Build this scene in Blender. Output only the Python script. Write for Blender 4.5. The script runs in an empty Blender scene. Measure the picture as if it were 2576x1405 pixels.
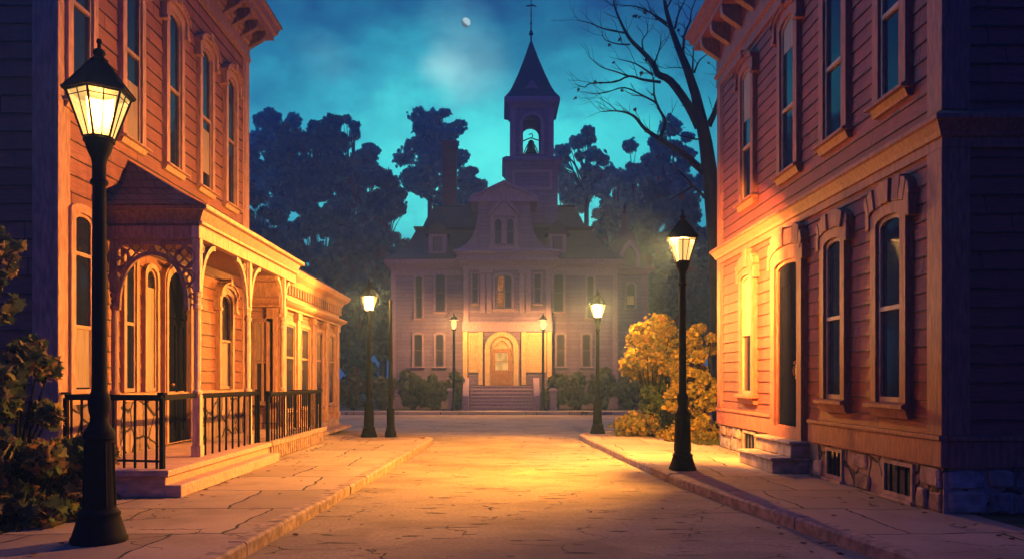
import bpy, bmesh, math, random
from mathutils import Vector, Matrix, noise as mnoise

random.seed(11)
R = random.random
U = random.uniform
sc = bpy.context.scene
COL = sc.collection
PI = math.pi

# ------------------------------------------------------------------ camera calibration
FPX, XV, YH, HC = 2000.0, 1255.0, 955.0, 1.5      # focal length / vanishing point in a 2576 px wide picture
def px(x, y, Y):
    return Vector(((x - XV) / FPX * Y, Y, HC + (YH - y) / FPX * Y))

# ------------------------------------------------------------------ mesh building
class MB:
    def __init__(s):
        s.v, s.f = [], []
    def face(s, pts):
        i = len(s.v); s.v += [tuple(p) for p in pts]; s.f.append(tuple(range(i, i + len(pts))))
    def grid(s, loops, close=True, cap0=True, cap1=True):
        """loops: equally long point loops joined into a skin"""
        i = len(s.v); n = len(loops[0])
        for L in loops: s.v += [tuple(p) for p in L]
        for k in range(len(loops) - 1):
            a, b = i + k * n, i + (k + 1) * n
            for j in range(n if close else n - 1):
                q = (j + 1) % n
                s.f.append((a + j, a + q, b + q, b + j))
        if cap0: s.f.append(tuple(i + j for j in range(n)))
        if cap1: s.f.append(tuple(i + (len(loops) - 1) * n + j for j in range(n)))
    def box(s, fr, u0, u1, n0, n1, z0, z1):
        s.grid([[fr(u0, n0, z), fr(u1, n0, z), fr(u1, n1, z), fr(u0, n1, z)] for z in (z0, z1)])
    def prism(s, fr, pts, n0, n1):
        s.grid([[fr(u, n0, z) for u, z in pts], [fr(u, n1, z) for u, z in pts]])
    def prof(s, fr, u0, u1, pts):
        s.grid([[fr(u0, n, z) for n, z in pts], [fr(u1, n, z) for n, z in pts]])
    def ring(s, fr, inner, outer, n0, n1):
        i = len(s.v); n = len(inner)
        for P, d in ((outer, n0), (outer, n1), (inner, n1), (inner, n0)):
            s.v += [tuple(fr(u, d, z)) for u, z in P]
        for k in range(4):
            a, b = i + k * n, i + ((k + 1) % 4) * n
            for j in range(n):
                q = (j + 1) % n
                s.f.append((a + j, a + q, b + q, b + j))
    def band(s, fr, A, B, n0, n1):
        """open strip between two polylines A, B in the (u,z) plane, thickened"""
        s.grid([[fr(a[0], n0, a[1]), fr(b[0], n0, b[1]), fr(b[0], n1, b[1]), fr(a[0], n1, a[1])] for a, b in zip(A, B)])
    def tube(s, pts, rad, seg=8):
        if not hasattr(rad, '__len__'): rad = [rad] * len(pts)
        pts = [Vector(p) for p in pts]
        loops = []; ref = None
        for k, p in enumerate(pts):
            t = (pts[min(k + 1, len(pts) - 1)] - pts[max(k - 1, 0)])
            if t.length < 1e-9: t = Vector((0, 0, 1))
            t.normalize()
            if ref is None:
                ref = Vector((0, 0, 1)) if abs(t.z) < 0.9 else Vector((1, 0, 0))
            a = t.cross(ref)
            if a.length < 1e-6: a = t.cross(Vector((0, 1, 0)))
            a.normalize(); b = a.cross(t); ref = b
            loops.append([p + (a * math.cos(2 * PI * j / seg) + b * math.sin(2 * PI * j / seg)) * rad[k] for j in range(seg)])
        s.grid(loops)
    def lathe(s, c, prof, seg=16, rot=0.0):
        c = Vector(c)
        s.grid([[c + Vector((r * math.cos(rot + 2 * PI * j / seg), r * math.sin(rot + 2 * PI * j / seg), z)) for j in range(seg)] for r, z in prof])
    def loft(s, x0, x1, y0, y1, prof):
        """stack of rectangles, each the base rectangle grown by an offset: cornices, roofs, spires"""
        s.grid([[(x0 - o, y0 - o, z), (x1 + o, y0 - o, z), (x1 + o, y1 + o, z), (x0 - o, y1 + o, z)] for o, z in prof])
    def build(s, name, mat, parent=None, smooth=False, bevel=0.0, normals=True):
        me = bpy.data.meshes.new(name)
        me.from_pydata(s.v, [], s.f)
        if normals:
            bm = bmesh.new(); bm.from_mesh(me)
            bmesh.ops.recalc_face_normals(bm, faces=bm.faces)
            bm.to_mesh(me); bm.free()
        if smooth:
            me.polygons.foreach_set('use_smooth', [True] * len(me.polygons))
        me.materials.append(mat)
        o = bpy.data.objects.new(name, me); COL.objects.link(o)
        if parent is not None: attach(o, parent)
        if smooth:
            m = o.modifiers.new('edge', 'EDGE_SPLIT'); m.split_angle = math.radians(38)
        if bevel:
            m = o.modifiers.new('bevel', 'BEVEL'); m.width = bevel; m.segments = 2; m.limit_method = 'ANGLE'
        return o

def attach(o, parent):
    """meshes are written in world coordinates; a part is moved back by its thing's base"""
    o.parent = parent
    if parent.type == 'EMPTY': o.location = -Vector(parent.location)
def tag(o, label=None, cat=None, group=None, kind=None):
    if label: o['label'] = label
    if cat: o['category'] = cat
    if group: o['group'] = group
    if kind: o['kind'] = kind
    return o
def thing(name, loc, label, cat, group=None):
    o = bpy.data.objects.new(name, None); COL.objects.link(o); o.location = loc
    o.empty_display_size = 0.2
    return tag(o, label, cat, group)
def struct(name, mb, mat, **k):
    return tag(mb.build(name, mat, **k), kind='structure')
def copy_tree(o, parent=None):
    c = o.copy(); COL.objects.link(c)
    if parent is not None: c.parent = parent
    for ch in list(o.children): copy_tree(ch, c)
    return c

W = lambda u, n, z: Vector((u, n, z))               # plain world frame

# ------------------------------------------------------------------ material building
class NT:
    def __init__(s, tree): s.t = tree
    def n(s, typ, props=None, **inp):
        nd = s.t.nodes.new(typ)
        for k, v in (props or {}).items(): setattr(nd, k, v)
        for k, v in inp.items():
            key = int(k[1:]) if k[0] == 'i' and k[1:].isdigit() else k.replace('_', ' ')
            sk = nd.inputs[key]
            if isinstance(v, bpy.types.NodeSocket): s.t.links.new(v, sk)
            else: sk.default_value = v
        return nd
    def m(s, op, a, b=0.0, c=None, clamp=False):
        nd = s.n('ShaderNodeMath', {'operation': op, 'use_clamp': clamp}, i0=a, i1=b)
        if c is not None:
            if isinstance(c, bpy.types.NodeSocket): s.t.links.new(c, nd.inputs[2])
            else: nd.inputs[2].default_value = c
        return nd.outputs[0]
    def mix(s, f, a, b, bt='MIX'):
        c = lambda v: v if isinstance(v, bpy.types.NodeSocket) or len(v) == 4 else (*v, 1)
        return s.n('ShaderNodeMix', {'data_type': 'RGBA', 'blend_type': bt}, i0=f, i6=c(a), i7=c(b)).outputs[2]
    def ramp(s, f, stops, interp='LINEAR'):
        nd = s.n('ShaderNodeValToRGB', None, Fac=f); cr = nd.color_ramp; cr.interpolation = interp
        while len(cr.elements) < len(stops): cr.elements.new(0.5)
        for e, (p, c) in zip(cr.elements, stops):
            e.position = p; e.color = c if len(c) == 4 else (*c, 1)
        return nd.outputs[0]
    def smooth(s, v, lo, hi, a=0.0, b=1.0):
        nd = s.n('ShaderNodeMapRange', {'interpolation_type': 'SMOOTHSTEP'}, i0=v, i1=lo, i2=hi, i3=a, i4=b)
        return nd.outputs[0]
    def noise(s, vec, scale, detail=4.0, rough=0.55, dim='3D'):
        return s.n('ShaderNodeTexNoise', None, Vector=vec, Scale=scale, Detail=detail, Roughness=rough)
    def pos(s): return s.n('ShaderNodeNewGeometry').outputs['Position']
    def scale(s, vec, v): return s.n('ShaderNodeVectorMath', {'operation': 'MULTIPLY'}, i0=vec, i1=v).outputs[0]
    def add(s, a, b): return s.n('ShaderNodeVectorMath', {'operation': 'ADD'}, i0=a, i1=b).outputs[0]

def newmat(name):
    m = bpy.data.materials.new(name); m.use_nodes = True
    t = m.node_tree; t.nodes.clear()
    nt = NT(t); out = nt.n('ShaderNodeOutputMaterial')
    return m, nt, out
def finish(nt, out, col, rough=0.7, height=None, dist=0.02, strength=0.6, spec=0.3, metal=0.0):
    b = nt.n('ShaderNodeBsdfPrincipled', None, Base_Color=col if isinstance(col, bpy.types.NodeSocket) else (*col[:3], 1), Roughness=rough, Metallic=metal)
    b.inputs['Specular IOR Level'].default_value = spec
    if height is not None:
        bp = nt.n('ShaderNodeBump', None, Height=height, Distance=dist, Strength=strength)
        nt.t.links.new(bp.outputs[0], b.inputs['Normal'])
    nt.t.links.new(b.outputs[0], out.inputs[0])
def c3(c, k): return tuple(x * k for x in c)

def mat_wood(name, col, grain=(6, 6, 1.2), var=0.35, rough=0.65, wear=0.25, spec=0.3):
    """painted wood: streaky tone, worn patches, light bump"""
    m, nt, out = newmat(name); p = nt.pos()
    g = nt.noise(nt.scale(p, grain), 4.0, 6).outputs[0]
    big = nt.noise(p, 1.3, 3).outputs[0]
    c = nt.mix(nt.smooth(g, 0.3, 0.7), c3(col, 1 - var), c3(col, 1 + var * 0.4))
    c = nt.mix(nt.m('MULTIPLY', nt.smooth(big, 0.55, 0.72), wear), c, c3((0.25, 0.17, 0.13), 0.6))
    finish(nt, out, c, rough, g, 0.012, 0.5, spec)
    return m
def mat_siding(name, col, pitch, z0=0.0, seam=0.085, joint=3.1, axis=1):
    """clapboards: a tone of its own for every board, dark gaps between boards, a butt joint now and then"""
    m, nt, out = newmat(name); p = nt.pos()
    sep = nt.n('ShaderNodeSeparateXYZ', None, Vector=p)
    z = nt.m('DIVIDE', nt.m('SUBTRACT', sep.outputs[2], z0), pitch)
    row = nt.m('FLOOR', z); fr = nt.m('FRACT', z)
    wn = nt.n('ShaderNodeTexWhiteNoise', {'noise_dimensions': '1D'}, W=row)
    along = nt.m('ADD', sep.outputs[0], sep.outputs[1])
    ja = nt.m('DIVIDE', nt.m('ADD', along, nt.m('MULTIPLY', wn.outputs[0], 17.0)), joint)
    jf = nt.m('FRACT', ja)
    wj = nt.n('ShaderNodeTexWhiteNoise', {'noise_dimensions': '2D'}, Vector=nt.n('ShaderNodeCombineXYZ', None, X=row, Y=nt.m('FLOOR', ja)).outputs[0])
    tone = wj.outputs[0]
    g = nt.noise(nt.scale(p, (1.5, 1.5, 16)), 3.0, 6).outputs[0]
    wob = nt.noise(p, 2.6, 3).outputs[0]
    w = nt.m('MULTIPLY', nt.smooth(wob, 0.36, 0.56, 0.25, 1.0), seam)
    s1 = nt.m('LESS_THAN', fr, w)
    s2 = nt.m('LESS_THAN', jf, 0.006)
    c = nt.mix(nt.smooth(g, 0.3, 0.72), c3(col, 0.74), c3(col, 1.12))
    c = nt.mix(nt.m('MULTIPLY', tone, 0.55), c, c3(col, 0.5))
    st = nt.noise(nt.scale(p, (2.6, 2.6, 0.35)), 1.0, 6, 0.65).outputs[0]
    c = nt.mix(nt.smooth(st, 0.48, 0.72, 0.0, 0.6), c, c3((col[0] * 0.6, col[1] * 0.5, col[2] * 0.6), 0.8))
    dark = nt.m('MAXIMUM', s1, s2)
    c = nt.mix(nt.m('MULTIPLY', dark, 0.88), c, (0.02, 0.015, 0.02))
    h = nt.m('SUBTRACT', g, nt.m('MULTIPLY', dark, 2.0))
    finish(nt, out, c, 0.68, h, 0.012, 0.5)
    return m
def mat_stone(name, col, scale=2.2, joint=0.045, squash=1.0):
    m, nt, out = newmat(name); p = nt.pos()
    d = nt.noise(p, 2.5, 3)
    q = nt.add(nt.scale(p, (1, 1, squash)), nt.scale(d.outputs[1], (0.18, 0.18, 0.18)))
    v = nt.n('ShaderNodeTexVoronoi', {'feature': 'DISTANCE_TO_EDGE'}, Vector=q, Scale=scale)
    vc = nt.n('ShaderNodeTexVoronoi', {'feature': 'F1'}, Vector=q, Scale=scale)
    e = nt.smooth(v.outputs[0], joint * 0.3, joint * 1.3)
    sep = nt.n('ShaderNodeSeparateColor', None, Color=vc.outputs['Color'])
    g = nt.noise(p, 14, 6).outputs[0]
    c = nt.mix(sep.outputs[0], c3(col, 0.55), c3(col, 1.2))
    c = nt.mix(nt.smooth(g, 0.4, 0.7, 0, 0.4), c, c3(col, 0.5))
    c = nt.mix(e, (0.025, 0.02, 0.025), c)
    h = nt.m('ADD', nt.m('MULTIPLY', e, 1.0), nt.m('MULTIPLY', g, 0.5))
    finish(nt, out, c, 0.85, h, 0.035, 0.8, 0.2)
    return m
def mat_plain(name, col, rough=0.5, metal=0.0, spec=0.4, var=0.3, scale=5.0, bump=0.006):
    m, nt, out = newmat(name); p = nt.pos()
    g = nt.noise(p, scale, 5).outputs[0]
    c = nt.mix(nt.smooth(g, 0.3, 0.7), c3(col, 1 - var), c3(col, 1 + var * 0.5))
    finish(nt, out, c, rough, g, bump, 0.5, spec, metal)
    return m
def mat_emit(name, col, strength, var=0.0):
    m, nt, out = newmat(name)
    c = (*col, 1)
    if var:
        g = nt.noise(nt.pos(), 3.0, 3).outputs[0]
        c = nt.mix(nt.smooth(g, 0.3, 0.7), c3(col, 1 - var), c3(col, 1 + var))
    e = nt.n('ShaderNodeEmission', None, Color=c, Strength=strength)
    nt.t.links.new(e.outputs[0], out.inputs[0])
    return m
def mat_leaf(name, stops, trans=0.3, rough=0.6):
    m, nt, out = newmat(name)
    ri = nt.n('ShaderNodeNewGeometry').outputs['Random Per Island']
    c = nt.ramp(ri, stops)
    d = nt.n('ShaderNodeBsdfDiffuse', None, Color=c)
    t = nt.n('ShaderNodeBsdfTranslucent', None, Color=c)
    x = nt.n('ShaderNodeMixShader', None, i0=trans, i1=d.outputs[0], i2=t.outputs[0])
    nt.t.links.new(x.outputs[0], out.inputs[0])
    return m
def mat_shingle(name, col, pitch=0.16):
    m, nt, out = newmat(name); p = nt.pos()
    sep = nt.n('ShaderNodeSeparateXYZ', None, Vector=p)
    b = nt.n('ShaderNodeTexBrick', None, Vector=nt.n('ShaderNodeCombineXYZ', None, X=nt.m('ADD', sep.outputs[0], sep.outputs[1]), Y=sep.outputs[2]).outputs[0], Scale=1.0,
             Color1=(*c3(col, 0.7), 1), Color2=(*c3(col, 1.25), 1), Mortar=(*c3(col, 0.25), 1))
    b.inputs['Mortar Size'].default_value = 0.012; b.inputs['Brick Width'].default_value = pitch * 1.5; b.inputs['Row Height'].default_value = pitch
    g = nt.noise(p, 3.0, 4).outputs[0]
    c = nt.mix(nt.smooth(g, 0.35, 0.75, 0, 0.5), b.outputs[0], c3(col, 0.6))
    finish(nt, out, c, 0.6, nt.m('SUBTRACT', 1.0, b.outputs[1]), 0.02, 0.5, 0.4)
    return m
def mat_slabs(name, col, bw, rh, mortar=0.017, rot=False):
    """paving: big slabs with wandering dark joints, hairline cracks, stains"""
    m, nt, out = newmat(name); p = nt.pos()
    d = nt.noise(p, 0.9, 3); d2 = nt.noise(p, 6.0, 2)
    q = nt.add(p, nt.scale(nt.add(d.outputs[1], (-0.5, -0.5, -0.5)), (0.34, 0.34, 0)))
    q = nt.add(q, nt.scale(nt.add(d2.outputs[1], (-0.5, -0.5, -0.5)), (0.05, 0.05, 0)))
    b = nt.n('ShaderNodeTexBrick', {'offset': 0.37}, Vector=q, Scale=1.0, Color1=(*c3(col, 0.68), 1), Color2=(*c3(col, 1.2), 1), Mortar=(0, 0, 0, 1))
    b.inputs['Mortar Size'].default_value = mortar; b.inputs['Brick Width'].default_value = bw; b.inputs['Row Height'].default_value = rh
    b.inputs['Mortar Smooth'].default_value = 0.3
    msk = nt.m('MULTIPLY', b.outputs[1], nt.smooth(nt.noise(p, 1.1, 2).outputs[0], 0.30, 0.40))
    v = nt.n('ShaderNodeTexVoronoi', {'feature': 'DISTANCE_TO_EDGE'}, Vector=nt.add(nt.scale(p, (1.0, 1.6, 0)), nt.scale(d2.outputs[1], (0.35, 0.35, 0))), Scale=0.8)
    cr = nt.m('MULTIPLY', nt.smooth(v.outputs[0], 0.004, 0.012, 1, 0), nt.smooth(nt.noise(nt.add(p, (3, 7, 1)), 0.8, 3).outputs[0], 0.52, 0.6))
    g = nt.noise(p, 22, 6, 0.7).outputs[0]; st = nt.noise(nt.add(p, (11, 5, 0)), 0.9, 5, 0.6).outputs[0]
    c = nt.mix(nt.smooth(st, 0.42, 0.7, 0, 0.6), b.outputs[0], c3(col, 0.5))
    c = nt.mix(nt.smooth(g, 0.45, 0.75, 0, 0.35), c, c3(col, 0.45))
    dk = nt.m('MAXIMUM', msk, cr)
    c = nt.mix(nt.m('MULTIPLY', dk, 0.9), c, (0.014, 0.011, 0.016))
    h = nt.m('SUBTRACT', nt.m('MULTIPLY', g, 0.35), nt.m('MULTIPLY', dk, 1.0))
    finish(nt, out, c, 0.75, h, 0.02, 0.7, 0.3)
    return m
def mat_road(name, col):
    m, nt, out = newmat(name); p = nt.pos()
    d2 = nt.noise(p, 3.0, 3)
    q = nt.add(nt.scale(p, (0.75, 1.25, 0)), nt.scale(d2.outputs[1], (0.5, 0.4, 0)))
    v = nt.n('ShaderNodeTexVoronoi', {'feature': 'DISTANCE_TO_EDGE'}, Vector=q, Scale=0.95)
    cr = nt.m('MULTIPLY', nt.smooth(v.outputs[0], 0.003, 0.012, 1, 0), nt.smooth(nt.noise(nt.add(p, (5, 2, 0)), 1.3, 3).outputs[0], 0.5, 0.58))
    # small dark pits and patches, longer across the road
    pt = nt.noise(nt.scale(p, (1.0, 4.2, 1)), 2.0, 3, 0.45).outputs[0]
    pit = nt.smooth(pt, 0.655, 0.685)
    g = nt.noise(p, 30, 6, 0.75).outputs[0]; st = nt.noise(nt.scale(p, (0.7, 1.3, 1)), 0.8, 5, 0.6).outputs[0]
    c = nt.mix(nt.smooth(g, 0.35, 0.7), c3(col, 0.72), c3(col, 1.12))
    c = nt.mix(nt.smooth(st, 0.42, 0.68, 0, 0.6), c, c3(col, 0.45))
    pa = nt.noise(nt.add(p, (31, 9, 0)), 0.45, 3, 0.4).outputs[0]
    c = nt.mix(nt.smooth(pa, 0.57, 0.59, 0, 0.4), c, c3(col, 0.5))
    dk = nt.m('MAXIMUM', cr, nt.m('MULTIPLY', pit, 0.85))
    c = nt.mix(nt.m('MULTIPLY', dk, 0.9), c, (0.016, 0.012, 0.018))
    h = nt.m('SUBTRACT', nt.m('MULTIPLY', nt.m('ADD', g, st), 0.4), nt.m('MULTIPLY', dk, 0.8))
    finish(nt, out, c, 0.9, h, 0.03, 0.7, 0.12)
    return m

M = {}
M['sidingL'] = mat_siding('painted_clapboard_rust', (0.36, 0.14, 0.08), 0.24, 0.0)
M['sidingR'] = mat_siding('painted_clapboard_brick', (0.29, 0.060, 0.045), 0.21, 0.0)
M['sidingA'] = mat_siding('painted_boards_brown', (0.42, 0.22, 0.14), 0.24, 0.0, seam=0.05)
M['trim'] = mat_wood('painted_trim', (0.50, 0.27, 0.16))
M['trimR'] = mat_wood('painted_trim_maroon', (0.31, 0.10, 0.065))
M['trimD'] = mat_wood('painted_trim_dark', (0.34, 0.19, 0.13))
M['porch'] = mat_wood('porch_paint', (0.74, 0.48, 0.28))
M['deck'] = mat_wood('deck_boards', (0.60, 0.36, 0.24), (1.0, 9, 4))
M['sash'] = mat_wood('sash_paint', (0.40, 0.24, 0.16))
M['doorD'] = mat_wood('dark_door_paint', (0.008, 0.009, 0.018), wear=0.0, rough=0.9, spec=0.0)
M['iron'] = mat_plain('black_iron', (0.004, 0.005, 0.011), 0.7, 0.0, 0.06, 0.3, 12, 0.004)
M['added_shield'] = mat_plain('added_shield_plate', (0.75, 0.66, 0.45), 0.6, 0.0, 0.3, 0.1)  # for the light shields added inside the lanterns
M['brass'] = mat_plain('old_brass', (0.42, 0.22, 0.12), 0.4, 0.6)
M['slate'] = mat_shingle('slate', (0.012, 0.014, 0.032))
M['porchroof'] = mat_shingle('porch_roof', (0.10, 0.085, 0.08), 0.14)
M['found'] = mat_stone('foundation_stone', (0.33, 0.21, 0.15), 2.3)
M['step'] = mat_plain('worn_stone', (0.40, 0.26, 0.18), 0.8, 0, 0.2, 0.4, 6, 0.02)
M['stoneB'] = mat_plain('brown_stone', (0.26, 0.16, 0.12), 0.85, 0, 0.2, 0.5, 7, 0.03)
M['stoneC'] = mat_plain('grey_stone', (0.30, 0.24, 0.20), 0.85, 0, 0.2, 0.5, 7, 0.03)
M['pave'] = mat_slabs('pavement', (0.36, 0.255, 0.155), 1.35, 1.55)
M['farpave'] = mat_slabs('far_pavement', (0.30, 0.27, 0.26), 2.0, 1.2)
M['kerb'] = mat_plain('kerb_stone', (0.34, 0.235, 0.15), 0.8, 0, 0.25, 0.45, 8, 0.02)
M['road'] = mat_road('road', (0.36, 0.275, 0.165))
M['manwall'] = mat_siding('mansion_boards', (0.13, 0.10, 0.25), 0.21, 0.0, seam=0.10)
M['mantrim'] = mat_wood('mansion_trim', (0.18, 0.135, 0.27))
M['mandark'] = mat_wood('mansion_dark_trim', (0.06, 0.055, 0.11))  # dark paint of the sashes and the dormer curtains
M['brick'] = mat_shingle('chimney_brick', (0.09, 0.022, 0.028), 0.12)
M['mandoor'] = mat_wood('mansion_door', (0.20, 0.11, 0.065))
M['manglow'] = mat_wood('mansion_glow_trim', (0.34, 0.25, 0.17))  # cream tone puts the lamp glow round the door into the paint
M['bark'] = mat_plain('bark', (0.010, 0.010, 0.014), 0.9, 0, 0.1, 0.5, 5, 0.05)
M['barkfar'] = mat_plain('grey_bark', (0.05, 0.05, 0.055), 0.9, 0, 0.1, 0.4, 4, 0.05)
M['blind'] = mat_wood('window_blind', (0.34, 0.25, 0.17), (30, 30, 0.5))
M['lit'] = mat_emit('lit_window', (0.95, 0.27, 0.06), 1.0, 0.25)
M['litdoor'] = mat_emit('lit_door_glass', (0.92, 0.42, 0.11), 0.9, 0.3)

def mat_glass(name, col=(0.010, 0.014, 0.03)):
    m, nt, out = newmat(name); p = nt.pos()
    g = nt.noise(p, 1.6, 3).outputs[0]
    c = nt.mix(g, c3(col, 0.5), c3(col, 1.6))
    finish(nt, out, c, 0.05, g, 0.006, 0.3, 0.45)
    return m
M['glass'] = mat_glass('window_glass')
M['glassM'] = mat_glass('mansion_glass', (0.02, 0.022, 0.045))

def mat_lampglass():
    m, nt, out = newmat('lit_lantern_glass')
    g = nt.noise(nt.pos(), 9.0, 3).outputs[0]
    e = nt.n('ShaderNodeEmission', None, Color=nt.mix(g, (1.0, 0.52, 0.13), (1.0, 0.62, 0.20)), Strength=0.8)
    t = nt.n('ShaderNodeBsdfTransparent', None, Color=(0.97, 0.93, 0.85, 1))
    a = nt.n('ShaderNodeAddShader', None, i0=e.outputs[0], i1=t.outputs[0])
    nt.t.links.new(a.outputs[0], out.inputs[0])
    return m
M['lampglass'] = mat_lampglass()
M['leafY'] = mat_leaf('autumn_leaves', [(0, (0.26, 0.18, 0.02)), (0.35, (0.38, 0.26, 0.03)), (0.55, (0.10, 0.11, 0.025)), (0.85, (0.17, 0.15, 0.025)), (1, (0.33, 0.17, 0.025))], 0.35)
M['leafL'] = mat_leaf('bush_leaves', [(0, (0.05, 0.09, 0.035)), (0.5, (0.13, 0.17, 0.05)), (0.66, (0.34, 0.29, 0.07)), (0.85, (0.46, 0.31, 0.08)), (1, (0.40, 0.19, 0.06))], 0.3)
M['leafG'] = mat_leaf('dark_green_leaves', [(0, (0.02, 0.045, 0.03)), (0.7, (0.06, 0.09, 0.035)), (1, (0.12, 0.13, 0.04))], 0.25)
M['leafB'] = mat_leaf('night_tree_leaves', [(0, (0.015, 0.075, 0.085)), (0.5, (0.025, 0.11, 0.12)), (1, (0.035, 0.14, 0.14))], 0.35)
M['leafHaze'] = mat_leaf('hazed_tree_leaves', [(0, (0.035, 0.18, 0.20)), (0.5, (0.06, 0.25, 0.27)), (1, (0.08, 0.30, 0.31))], 0.5)  # paler teal: haze over the far trees put into the leaf colour
M['leafH'] = mat_leaf('hedge_leaves', [(0, (0.04, 0.06, 0.04)), (1, (0.09, 0.11, 0.06))], 0.3)
M['grass'] = mat_leaf('grass_blades', [(0, (0.05, 0.07, 0.02)), (0.6, (0.10, 0.11, 0.03)), (1, (0.17, 0.13, 0.04))], 0.3)
M['fallen'] = mat_leaf('fallen_leaf', [(0, (0.10, 0.05, 0.03)), (1, (0.05, 0.03, 0.03))], 0.1)
M['lawn'] = mat_plain('lawn_earth', (0.07, 0.075, 0.035), 0.95, 0, 0.1, 0.5, 4, 0.05)
M['ground'] = mat_plain('dark_earth', (0.06, 0.06, 0.045), 0.95, 0, 0.1, 0.5, 2, 0.05)

# ------------------------------------------------------------------ window and trim builders
def arch(uc, w, z0, z1, rise=0.12, kind='seg', n=10):
    zs = z1 - rise
    P = [(uc - w / 2, z0), (uc + w / 2, z0)]
    for k in range(n + 1):
        t = PI * k / n; u = math.cos(t)
        if kind == 'point': z = 1 - abs(u) ** 1.6
        elif kind == 'gable': z = 1 - abs(u)
        else: z = math.sqrt(max(0, 1 - u * u))
        P.append((uc + w / 2 * u, zs + rise * z))
    return P

def window(parent, fr, uc, w, z0, z1, rise=0.12, kind='seg', cas=0.10, depth=0.10, hood=None, sill=0.10, mats=('trim', 'sash', 'glass'),
           blind=None, rails=(0.5,), sashw=0.045, mullion=False, name='window', rough=0.0, lit=None):
    tm, sm, gm = (M[x] for x in mats)
    wi, zi = w - 2 * cas, z1 - cas
    mb = MB(); mb.ring(fr, arch(uc, wi, z0, zi, min(rise, wi), kind), arch(uc, w, z0 - 0.001, z1, min(rise * 1.1, w), kind), 0.0, depth)
    win = mb.build(name, tm, parent)
    mb = MB(); ws, zz0, zz1 = wi - 2 * sashw, z0 + sashw * 1.4, zi - sashw
    mb.ring(fr, arch(uc, ws, zz0, zz1, rise, kind), arch(uc, wi - 0.004, z0 + 0.002, zi - 0.002, rise, kind), 0.022, depth * 0.62)
    for r in rails:
        zr = zz0 + (zz1 - zz0) * r
        mb.box(fr, uc - ws / 2, uc + ws / 2, 0.022, depth * 0.72, zr - sashw * 0.55, zr + sashw * 0.55)
    if mullion: mb.box(fr, uc - sashw * 0.6, uc + sashw * 0.6, 0.024, depth * 0.66, zz0, zz1 - rise * 0.1)
    mb.build('sash', sm, win)
    mb = MB(); mb.prism(fr, arch(uc, wi - 0.006, z0 + 0.003, zi - 0.003, rise, kind), 0.024, 0.032)
    mb.build('pane', M[lit] if lit else gm, win)
    if blind:
        b0, b1 = blind; mb = MB()
        mb.box(fr, uc - ws / 2, uc + ws / 2, 0.0335, 0.038, zz0 + (zz1 - zz0) * b0, zz0 + (zz1 - zz0) * b1)
        mb.build('blind', M['blind'], win)
    if sill:
        mb = MB()
        mb.prof(fr, uc - w / 2 - 0.06, uc + w / 2 + 0.06, [(0, z0 - sill * 0.35), (0, z0), (depth + 0.03, z0), (depth + 0.08, z0 - 0.02), (depth + 0.08, z0 - sill * 0.35)])
        mb.prof(fr, uc - w / 2 - 0.02, uc + w / 2 + 0.02, [(0, z0 - sill), (0, z0 - sill * 0.36), (depth + 0.02, z0 - sill * 0.36), (depth - 0.02, z0 - sill)])
        mb.build('sill', tm, win)
    if hood == 'mould':                      # drip mould with dropped ears and a little crest
        mb = MB(); zs = z1 - rise * 1.1; N = 12
        arcp = lambda k_, g: [(uc + (w / 2 + g) * math.cos(PI * k / N), zs + (rise * 1.1 + g) * math.sqrt(max(0, 1 - math.cos(PI * k / N) ** 2)) ) for k in range(N + 1)]
        mb.band(fr, arcp(0, 0.005), arcp(0, 0.09), 0.0, depth + 0.045)
        mb.band(fr, arcp(0, 0.091), arcp(0, 0.12), 0.0, depth + 0.08)
        for s in (-1, 1):
            a = uc + s * (w / 2 + 0.006); b = uc + s * (w / 2 + 0.10)
            mb.box(fr, min(a, b), max(a, b), 0, depth + 0.04, zs - 0.22, zs - 0.002)
            mb.box(fr, min(a, b) - 0.015, max(a, b) + 0.015, 0, depth + 0.06, zs - 0.28, zs - 0.222)
        mb.box(fr, uc - 0.06, uc + 0.06, 0, depth + 0.10, z1 + 0.05, z1 + 0.19)
        mb.build('hood', tm, win)
    if hood == 'stone':                      # rough stone voussoirs standing proud of the wall
        rs = random.Random(int(uc * 977)); mb = MB(); N = 7; zs = z1 - rise * 1.1
        for k in range(N):
            t0, t1 = PI * k / N + 0.012, PI * (k + 1) / N - 0.012
            h = 0.25 + rs.uniform(-0.05, 0.06) + (0.05 if k == N // 2 else 0)
            I = [(uc + (w / 2 + 0.004) * math.cos(t), zs + (rise * 1.1 + 0.004) * math.sin(t)) for t in (t0, (t0 + t1) / 2, t1)]
            O = [(uc + (w / 2 + 0.10) * math.cos(t) * rs.uniform(0.94, 1.08), zs + 0.10 + (rise * 1.1 + h - 0.10) * (math.sin(t) ** 0.6) + rs.uniform(-0.015, 0.03)) for t in (t0, (t0 + t1) / 2, t1)]
            mb.band(fr, I, O, 0.0, depth + rs.uniform(0.01, 0.05))
        for s in (-1, 1):
            a = uc + s * (w / 2 + 0.006); b = uc + s * (w / 2 + 0.11)
            mb.box(fr, min(a, b), max(a, b), 0, depth + 0.02, zs - 0.16, zs + 0.085)
        mb.build('hood', tm, win, bevel=0.012)
    return win

def siding(mb, fr, u0, u1, z0, z1, pitch=0.27, lap=0.022):
    k0 = math.floor(z0 / pitch); z = k0 * pitch
    while z < z1 - 1e-6:
        a, b = max(z, z0), min(z + pitch, z1)
        if b - a > 0.003:
            mb.face([fr(u0, lap, a), fr(u1, lap, a), fr(u1, 0.002, b), fr(u0, 0.002, b)])
            mb.face([fr(u0, 0.0, a), fr(u1, 0.0, a), fr(u1, lap, a), fr(u0, lap, a)])
        z += pitch

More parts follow.
